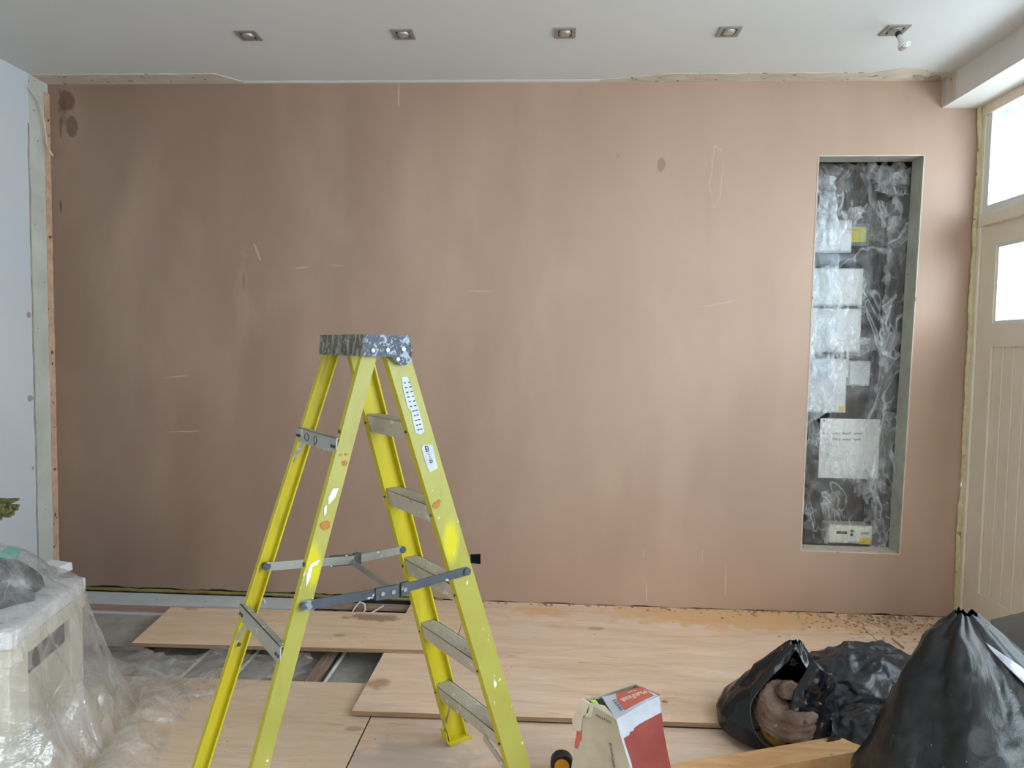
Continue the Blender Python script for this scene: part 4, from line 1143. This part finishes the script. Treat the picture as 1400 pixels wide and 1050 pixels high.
def quad(name, a, b, c, d, mts, mi=None, nu=26, nv=26, th=None, keep=None, parent=sk, amp=.006, out=0.):
    """a tl, b tr, c br, d bl"""
    mb = MB(); nrm = (b - a).cross(d - a).normalized() * -out
    mb.grid(lambda u, v: wob(a.lerp(b, u).lerp(d.lerp(c, u), v), amp) + nrm, nu, nv, mi, keep)
    return mb.build(name, mts, parent, smooth=True, fix=True, solid=th or 0)
def kraft_mi(u, v):
    if v > .46 and v < .80 and u < .09 + .03 * math.sin(v * 20): return 1
    if v > .35 and v < .45 and u < .05: return 1
    return 0
# kraft face: tapered between the left edge and the near edge, ragged at the top
quad('kraft_face', Lt, Nt, Nb, Lb, [KR, RP], lambda u, v: 1 if (u < .14 - .5 * abs(v - .30) and .16 < v < .42) else 0, 40, 40)
quad('kraft_shoulder', Tm + Vector((-.05, 0, .012)), Tm, Nt, Lt, [KR], None, 16, 8)
# spiky torn lip
mb = MB()
for pts in ([(793, 975), (789, 964), (795, 955), (806, 962), (804, 974), (796, 980)], [(782, 984), (790, 968), (796, 980), (793, 1000), (784, 998)], [(806, 962), (825, 966), (836, 982), (800, 980)]):
    mb.prism([F(x, y, -1.70 - .004) for x, y in pts], (0.003, .006, 0))
mb.build('torn_lip', KR, sk, weld=False)
# printed side: dark red below, white band across, white edge strip at the seam
def side_mi(u, v):
    if u < .05 and v < .45: return 0
    if v < .145 + .05 * max(0, .5 - u) * (2 if u < .3 else 1): return 0
    return 1
quad('printed_side', Nt, Rt, Rb, Nb, [WP, DR], side_mi, 40, 60)
quad('back_face', Bt, Lt, Lb, Bb, [KR]); quad('far_side', Rt, Bt, Bb, Rb, [WP])
# folded-over top flap
Fl = F(825, 966, -1.70)
def flap_mi(u, v):
    # u along ridge (left->right), v from ridge to fold line
    if .26 < u < .95 and v < .88 and (u - .26) > .25 * (.3 - v):
        return 1
    return 0
Tl = F(822, 953, -1.64); Tp = F(869, 936.5, -1.60)
flap = quad('top_flap', Tl, Tp + (Rt - Tp) * .15 + Vector((.012, 0, .0)), Rt, Nt, [WP, RP], flap_mi, 48, 30, amp=.003)
quad('flap_corner', Tp, Tp + (Rt - Tp) * .5, Rt, Rt + Vector((.006, .006, .002)), [RP], None, 6, 6)
# lime scrap inside the mouth
MB().prism([F(x, y, -1.69) for x, y in ((808, 958), (814, 957), (820, 965), (812, 967))], (0, .004, 0)).build('lime_scrap', simple('lime green film', 'A9D24A', 'B6DC5C', 5, .5), sk)
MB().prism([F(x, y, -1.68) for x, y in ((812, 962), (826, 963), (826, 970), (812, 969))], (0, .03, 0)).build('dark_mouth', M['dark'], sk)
# lettering: flat text meshes laid onto the paper
def text_mesh(s_):
    cu = bpy.data.curves.new('t', 'FONT'); cu.body = s_; cu.size = 1; cu.resolution_u = 2
    ob = bpy.data.objects.new('t', cu); col.objects.link(ob)
    dg = bpy.context.evaluated_depsgraph_get(); me = ob.evaluated_get(dg).to_mesh()
    V = [v.co.copy() for v in me.vertices]; Fc = [tuple(p.vertices) for p in me.polygons]
    ob.to_mesh_clear() if False else None
    bpy.data.objects.remove(ob); bpy.data.curves.remove(cu)
    return V, Fc
def lay(name, s_, fn, mt, parent=sk):
    """fn(x,y) maps text space 0..1 x 0..1 (height relative) to the surface"""
    V, Fc = text_mesh(s_); mx = max(v.x for v in V)
    me = bpy.data.meshes.new(name); me.from_pydata([tuple(fn(v.x / mx, v.y)) for v in V], [], Fc)
    return link(name, me, mt, parent)
WT = simple('white print', 'E3D6D2', 'EADFDB', 5, .7, bump=0)
def quadmap(P, lift, off=None):
    a, b, c, d = P
    nrm = (b - a).cross(d - a).normalized() * lift
    return lambda x, y: wob(a.lerp(b, x).lerp(d.lerp(c, x), 1 - y), .003) + nrm
def flap_pt(u, v):
    a, b, c, d = Tl, Tp + (Rt - Tp) * .15 + Vector((.012, 0, .0)), Rt, Nt
    return wob(a.lerp(b, u).lerp(d.lerp(c, u), v), .003)
nf = (Tp - Tl).cross(Nt - Tl).normalized()
if nf.dot(CAM - Nt) < 0: nf = -nf
# the words read upside down: start at the right, letters hanging towards the ridge
lay('printed_title', 'MultiFinish', lambda x, y: flap_pt(.91 - .58 * x, .34 + .36 * y) + nf * .0022, WT)
lay('printed_word', 'Thistle', lambda x, y: flap_pt(.80 - .22 * x, .14 + .13 * y) + nf * .0022, WT)
mb = MB()
for i in range(13):
    wq = .10 + .035 * (i % 3)
    u0 = .165 + 0 * i; v0 = .30 + i * .042
    mb.face([flap_pt(u0, v0) + nf * .0022, flap_pt(u0 + .075, v0) + nf * .0022, flap_pt(u0 + .075, v0 + .012 + .012 * (i % 3 == 0)) + nf * .0022, flap_pt(u0, v0 + .012 + .012 * (i % 3 == 0)) + nf * .0022])
mb.build('barcode_bars', M['ink'], sk, weld=False)
def side_pt(u, v, P=(Lt, Nt, Nb, Lb)): return wob(P[0].lerp(P[1], u).lerp(P[3].lerp(P[2], u), v), .006)
nk = (Nt - Lt).cross(Lb - Lt).normalized()
if nk.dot(CAM - Nt) < 0: nk = -nk
lay('batch_number', 'A4467267', lambda x, y: side_pt(.42 + .42 * x, .075 - .035 * y - .0 * x) + nk * .003, M['ink'])
lay('printed_name', 'BritishGypsum', lambda x, y: side_pt(.70 + .085 * y, .26 + .27 * x) + nk * .003, M['ink'])
# tape measure behind the sack
tp = on(768, 1046, 1, -1.52)
tm = thing('tape_measure', (tp.x, tp.y, 0), 'black and orange tape measure behind the left side of the sack', 'tool')
cz_ = .041
MB().tube([(tp.x, tp.y - .018, cz_), (tp.x, tp.y + .018, cz_)], .040, 24).build('case', M['black'], tm, bevel=.003)
MB().tube([(tp.x, tp.y - .021, cz_), (tp.x, tp.y - .0182, cz_)], .026, 20).build('side_disc', simple('orange plastic', 'D28A22', 'DB9830', 5, .4), tm)

# ------------------------------------------------------------------ rubble sacks
def m_bag(name, a, b, rough, dirt, blots=()):
    s = NT(name); v = s.tc.outputs['Object']
    c = s.ramp(s.noise(v, 4, 3), [(.3, a), (.7, b)])
    g = s.noise(v, 26, 4, .6)
    c = s.mix(s.rng(g, dirt, dirt + .03, 0, .75), c, '9B8A7B')
    c = s.mix(s.rng(s.noise(v, 3.1, 5, .7), .56, .72, 0, .14), c, '6D6460')
    c = s.mix(s.rng(s.noise(v, 90, 2, .5), .76, .79), c, 'C9C4BC')
    for ce, ra, cc in blots: c = s.mix(s.blot(ce, ra, (0, 0, 0), .3, .8, 25), c, cc)
    h = s.math('ADD', s.noise(s.mapping((1, 1, .6)), 7, 6, .6, 1.), s.math('MULTIPLY', s.rng(s.n('ShaderNodeTexVoronoi', {'Vector': s.mapping((1, 1, .5)), 'Scale': 9.}, feature='DISTANCE_TO_EDGE').outputs['Distance'], 0, .12), .05))
    s.bump(h, .32, .02)
    return s.fin(c, rough, 0, .5)
def tent(name, mt, base, peak, z1, rx, ry, prof, gap=None, gc=-PI / 2, nu=110, nv=54, pleat=.10, npl=9, cr=.03, seed=0, parent=None, org=None, z0=.002, th=0):
    """standing sack: rings between floor and neck, optional tear-shaped opening centred on angle gc"""
    mb = MB()
    def f(u, v):
        g = gap(v) if gap else 0
        th_ = gc + g + (2 * PI - 2 * g) * u
        k = prof(v)
        d = Vector((math.cos(th_), math.sin(th_), 0))
        q = 1 + pleat * v * math.cos(npl * th_ + 2.2 * noise.noise(Vector((d.x * 1.3 + seed, d.y * 1.3, v * 1.6)))) * (.35 + .65 * v) * min(1, (1 - v) * 8 + .15)
        cx_ = base[0] + (peak[0] - base[0]) * v ** 1.3; cy_ = base[1] + (peak[1] - base[1]) * v ** 1.3
        p = Vector((cx_ + d.x * rx * k * q, cy_ + d.y * ry * k * q, z0 + (z1 - z0) * v))
        n = ridge(Vector((p.x + seed, p.y, p.z * .55)), 3.6, 4) - .3
        w_ = cr * min(1, .25 + v * 4) * (1 - .4 * v)
        p += d * n * w_; p.z += .35 * cr * noise.noise(Vector((d.x * 3, d.y * 3 + seed, v * 5))) * min(1, v * 3)
        p.z = max(p.z, z0)
        return p
    mb.grid(f, nu, nv)
    if not gap: mb.face([f(i / nu, 0) for i in range(nu)][::-1])
    o = mb.build(name, mt, parent, org or (base[0], base[1], 0), smooth=True, solid=th)
    return o, f
# big sack, right foreground
BIG = m_bag('black rubble sack plastic big', '0E1213', '171C1D', .36, .735)
pk = on(1320, 838, 1, -1.86)
big = thing('rubble_sack', (1.37, -1.86, 0), 'largest black rubble sack, upright with a peaked neck, in the right foreground', 'bag', 'black rubble sacks')
def pb(v):
    a = [(0, 1.), (.1, 1.0), (.3, .86), (.5, .68), (.7, .46), (.85, .28), (.93, .17), (1, .05)]
    for i in range(len(a) - 1):
        if v <= a[i + 1][0]:
            t = (v - a[i][0]) / (a[i + 1][0] - a[i][0]); return a[i][1] + (a[i + 1][1] - a[i][1]) * t
    return a[-1][1]
o, fbig = tent('sack_body', BIG, (1.37, -1.86), (pk.x, pk.y), pk.z, .43, .36, pb, None, 0, 180, 100, .10, 6, .050, 2.0, big)
# folded neck flap leaning back to the right
mb = MB()
def nf_(u, v):
    a = on(1314 + 6 * u, 838 + 3 * u, 1, -1.84); b = on(1345 + 50 * u, 880 + 40 * u, 1, -1.78)
    p = on(1318 + (1400 - 1318) * v, 836 + (905 - 836) * v ** 1.15 + u * (14 + 26 * v), 1, -1.80 + .05 * math.sin(u * 3) + .03 * math.sin(v * 6))
    return p + Vector((0, .02 * ridge(p, 6, 2), 0))
mb.grid(nf_, 14, 34); mb.build('neck_flap', BIG, big, smooth=True, solid=.002)
# white plastic poking out of its right side
WPL = simple('crumpled white plastic', 'A0A7B2', 'B6BCC6', 9, .35, bump=.6)
from mathutils.bvhtree import BVHTree
tr_b = BVHTree.FromPolygons([v.co + ORG[o] for v in o.data.vertices], [tuple(p.vertices) for p in o.data.polygons])
mb = MB()
def wp(u, v):
    p = on(1344 + (1425 - 1344) * v + u * 2, 880 + (936 - 880) * v + u * (2 + 26 * v ** .7) - 4, 1, -2.07 + .02 * u)
    d = (p - CAM).normalized(); h = tr_b.ray_cast(CAM, d)[0]        # lies on the sack's own surface
    p = (h if h else p) - d * .007
    return p - Vector((.0, .006 * (1 + ridge(p, 14, 3)), 0))
mb.grid(wp, 14, 44)
tag(mb.build('white_plastic_sack', WPL, None, tuple(on(1385, 905, 1, -2.06)), smooth=True, solid=.002), 'fold of white plastic sticking out beside the largest black sack, at the right edge', 'plastic sheet')
# open sack on the left with a plaster-caked tub
OPN = m_bag('black rubble sack plastic open', '0F1115', '1B1E24', .24, .66, [((.05, -.13, .30), (.035, .05, .05), '8B7A70'), ((.13, -.15, .06), (.03, .03, .05), '8B6E5C'), ((.10, -.2, .03), (.05, .03, .05), '8B6E5C')])
pk = on(1088, 878, 1, -1.24)
opn = thing('rubble_sack', (.95, -1.20, 0), 'small open black rubble sack holding a plaster-caked tub, behind the wooden beam', 'bag', 'black rubble sacks')
def po(v):
    a = [(0, 1.), (.15, .98), (.35, .80), (.55, .58), (.75, .36), (.9, .18), (1, .05)]
    for i in range(len(a) - 1):
        if v <= a[i + 1][0]:
            t = (v - a[i][0]) / (a[i + 1][0] - a[i][0]); return a[i][1] + (a[i + 1][1] - a[i][1]) * t
    return a[-1][1]
gap = lambda v: .86 * math.sin(PI * min(1, max(0, (v - .0) / .94))) ** .6 + .02
o, fo = tent('sack_body', OPN, (.95, -1.20), (pk.x, pk.y), pk.z, .235, .215, po, gap, -PI / 2 - .16, 150, 80, .14, 7, .040, 6.0, opn, th=.0015, z0=.0285)
# outward-turned flap on the right of the opening
mb = MB()
def ofl(u, v):
    a = (1112 + 33 * u ** .8, 905 + 30 * u); b = (1076 + 62 * u, 1022 - 12 * u)
    x = a[0] + (b[0] - a[0]) * v + 10 * math.sin(PI * v) * (1 - u) * -1.2; y = a[1] + (b[1] - a[1]) * v
    p = on(x, y, 1, -1.38 - .035 * math.sin(u * PI) + .04 * u)
    return p + Vector((0, .022 * ridge(p, 8, 3), 0))
mb.grid(ofl, 26, 36); mb.build('sack_flap', OPN, opn, smooth=True, solid=.0015)
# the tub
CRU = simple('mauve brown plaster crust', '5C463C', '857060', 16, .9, bump=.9, specks=[(40, .68, 'A8948A'), (24, .66, '4A3832')], dist=.01)
tc_ = on(1068, 985, 1, -1.27)
tubt = thing('plaster_tub', (tc_.x, tc_.y, .029), 'plaster-caked yellow tub inside the small open black sack', 'tub')
tax = Vector((.05, -.30, 1)).normalized(); tx = tax.orthogonal().normalized(); ty = tax.cross(tx)
def tubring(mb, zs, rs, amp, seed, n=40):
    def f(u, v):
        i = v * (len(zs) - 1); k = min(int(i), len(zs) - 2); t = i - k
        z = zs[k] + (zs[k + 1] - zs[k]) * t; r = rs[k] + (rs[k + 1] - rs[k]) * t
        th = 2 * PI * u; q = Vector((tc_.x, tc_.y, .034)) + tax * z + (tx * math.cos(th) + ty * math.sin(th)) * r
        return q + (tx * math.cos(th) + ty * math.sin(th)) * amp * ridge((math.cos(th) + seed, math.sin(th), z * 34), 2.1, 4)
    mb.grid(f, n, 40)
mb = MB(); tubring(mb, [0, .01, .09, .092], [.05, .078, .088, .080], .001, 1); mb.build('tub_wall', simple('dirty yellow tub', 'A88A34', 'C2A548', 14, .6, bump=.3, specks=[(22, .58, '7A5E33')]), tubt, smooth=True)
mb = MB(); tubring(mb, [.065, .075, .100, .130, .165, .185, .180, .17], [.090, .103, .104, .099, .096, .080, .055, .005], .013, 4); mb.build('plaster_crust', CRU, tubt, smooth=True)
tag(lump('plaster_lump', tc_.x + .012, tc_.y - .040, .214, .042, .036, .045, CRU, 12, .3, 26, 12), 'knobbly plaster lump on top of the caked tub in the open sack', 'rubble')
# slumped sack between the two
SLU = m_bag('black rubble sack plastic slumped', '1B1E22', '2A2D31', .30, .70)
slm = lump('rubble_sack', 1.37, -1.00, .0285, .27, .20, .22, SLU, 21, .27, 120, 60, None, .15, .9)
tag(slm, 'slumped closed black rubble sack between the open sack and the largest one', 'bag', 'black rubble sacks')
sl2 = lump('rubble_sack', 1.28, -1.30, .0285, .17, .13, .12, SLU, 33, .28, 110, 50, None, -.2, .9)
tag(sl2, 'flat folded black rubble sack just behind the right end of the wooden beam', 'bag', 'black rubble sacks')
# dark panel leaning at the right edge
DP = simple('dark grey board', '3E3831', '48413A', 6, .7, bump=.15)
y_ = -1.36
tl, ml, tr2 = on(1355, 849, 1, y_), on(1371, 893, 1, y_), on(1440, 829, 1, y_)
dv = (ml - tl) / (ml.z - tl.z); bl = tl + dv * (.03 - tl.z)
br2 = bl + (tr2 - tl) * .9; br2.z = .03
tag(MB().prism([tl, tr2, br2, bl], (.004, .012, 0)).build('dark_board', DP, None, (bl.x, y_, .02), bevel=.001), 'dark grey board standing behind the largest sack at the right edge', 'board')
# timber beam in front of the sacks
zt_ = .085
p0, p1 = on(900, 1048, 2, zt_), on(1240, 989, 2, zt_)
dr = (p1 - p0).normalized(); nb = Vector((dr.y, -dr.x, 0))
if nb.y > 0: nb = -nb
wd_ = .098
bm_ = [p0, p1, p1 + nb * wd_, p0 + nb * wd_]
BMW = simple('pale sawn timber', 'B98A5A', 'D0A476', 3, .6, bump=.2, stretch=(1.5, 10, 4), specks=[(20, .72, '8C6238')])
tag(MB().hexa([Vector((p.x, p.y, .001)) for p in bm_], [Vector((p.x, p.y, zt_)) for p in bm_]).build('timber_beam', BMW, None, (p0.x, p0.y, .001), bevel=.003), 'pale sawn timber lying in front of the black sacks', 'plank')
# rubble crumbs along the wall
def chunk(mb, c, r, rnd):
    vs = [Vector((rnd.uniform(.6, 1) * sx * r, rnd.uniform(.6, 1) * sy * r * .8, 0)) for sx, sy in ((-1, -1), (1, -1), (1, 1), (-1, 1))]
    a = rnd.uniform(0, 3); R_ = Matrix.Rotation(a, 3, 'Z')
    b = [Vector(c) + R_ @ v for v in vs]; t = [p + Vector((rnd.uniform(-.3, .3) * r, rnd.uniform(-.3, .3) * r, r * rnd.uniform(.25, .6))) for p in b]
    t = [q_.lerp(sum(t, Vector()) / 4, .3) for q_ in t]
    mb.hexa(b, t)
RB = [simple('brown plaster crumbs', '94705A', 'B08C74', 20, .9, bump=.4), simple('pale dust crumbs', 'C2A68F', 'D4BCA8', 20, .9, bump=.4)]
rnd = random.Random(11)
for kk, (n_, nm, lb) in enumerate(((210, 'plaster_crumbs', 'scatter of brown plaster crumbs on the plywood along the wall under the niche'), (200, 'dust_crumbs', 'scatter of pale dusty crumbs on the boards in the right corner'))):
    mb = MB()
    for i in range(n_):
        x = rnd.triangular(1.35, 2.28, 1.9) if rnd.random() < .8 else rnd.uniform(.6, 2.28)
        y = -.02 - abs(rnd.gauss(0, .14)) - (.12 * rnd.random() if kk else 0)
        chunk(mb, (x, y, TC + .0006), rnd.uniform(.004, .013) * (1.2 if rnd.random() < .1 else .8), rnd)
    o = mb.build(nm, RB[kk], None, (1.8, -.2, TC), weld=False); tag(o, lb, 'rubble', None, 'stuff')
mb = MB()
for i in range(70):
    x = rnd.uniform(-.5, 2.2); y = -.012 - abs(rnd.gauss(0, .012)); chunk(mb, (x, y, TC + .0006), rnd.uniform(.004, .012), rnd)
tag(mb.build('wall_foot_crumbs', RB[0], None, (.8, -.02, TC), weld=False), 'line of brown crumbs in the joint at the foot of the plastered wall', 'rubble', None, 'stuff')
a, b = on(1220, 872, 2, TC + .004), on(1236, 886, 2, TC + .004)
tag(MB().beam(a, b, Vector((.008, .006, 0)), Vector((0, 0, .007))).build('wood_splinter', M['tan'], None, (a.x, a.y, TC)), 'thin wood splinter on the plywood in the right corner', 'wood')
c_ = on(1277, 873, 2, TC)
tag(lump('brick_piece', c_.x, c_.y, TC + .001, .035, .022, .022, simple('orange brick rubble', 'B07848', 'C58C5C', 20, .9, bump=.5), 5, .3, 20, 8), 'orange brick fragment on the boards at the foot of the door', 'rubble')
c_ = on(909, 960, 2, TC)
tag(lump('small_crumb', c_.x, c_.y, TC + .0008, .011, .007, .006, RB[0], 7, .3, 14, 6), 'small brown crumb on the pale sheet, above right of the plaster sack', 'rubble')
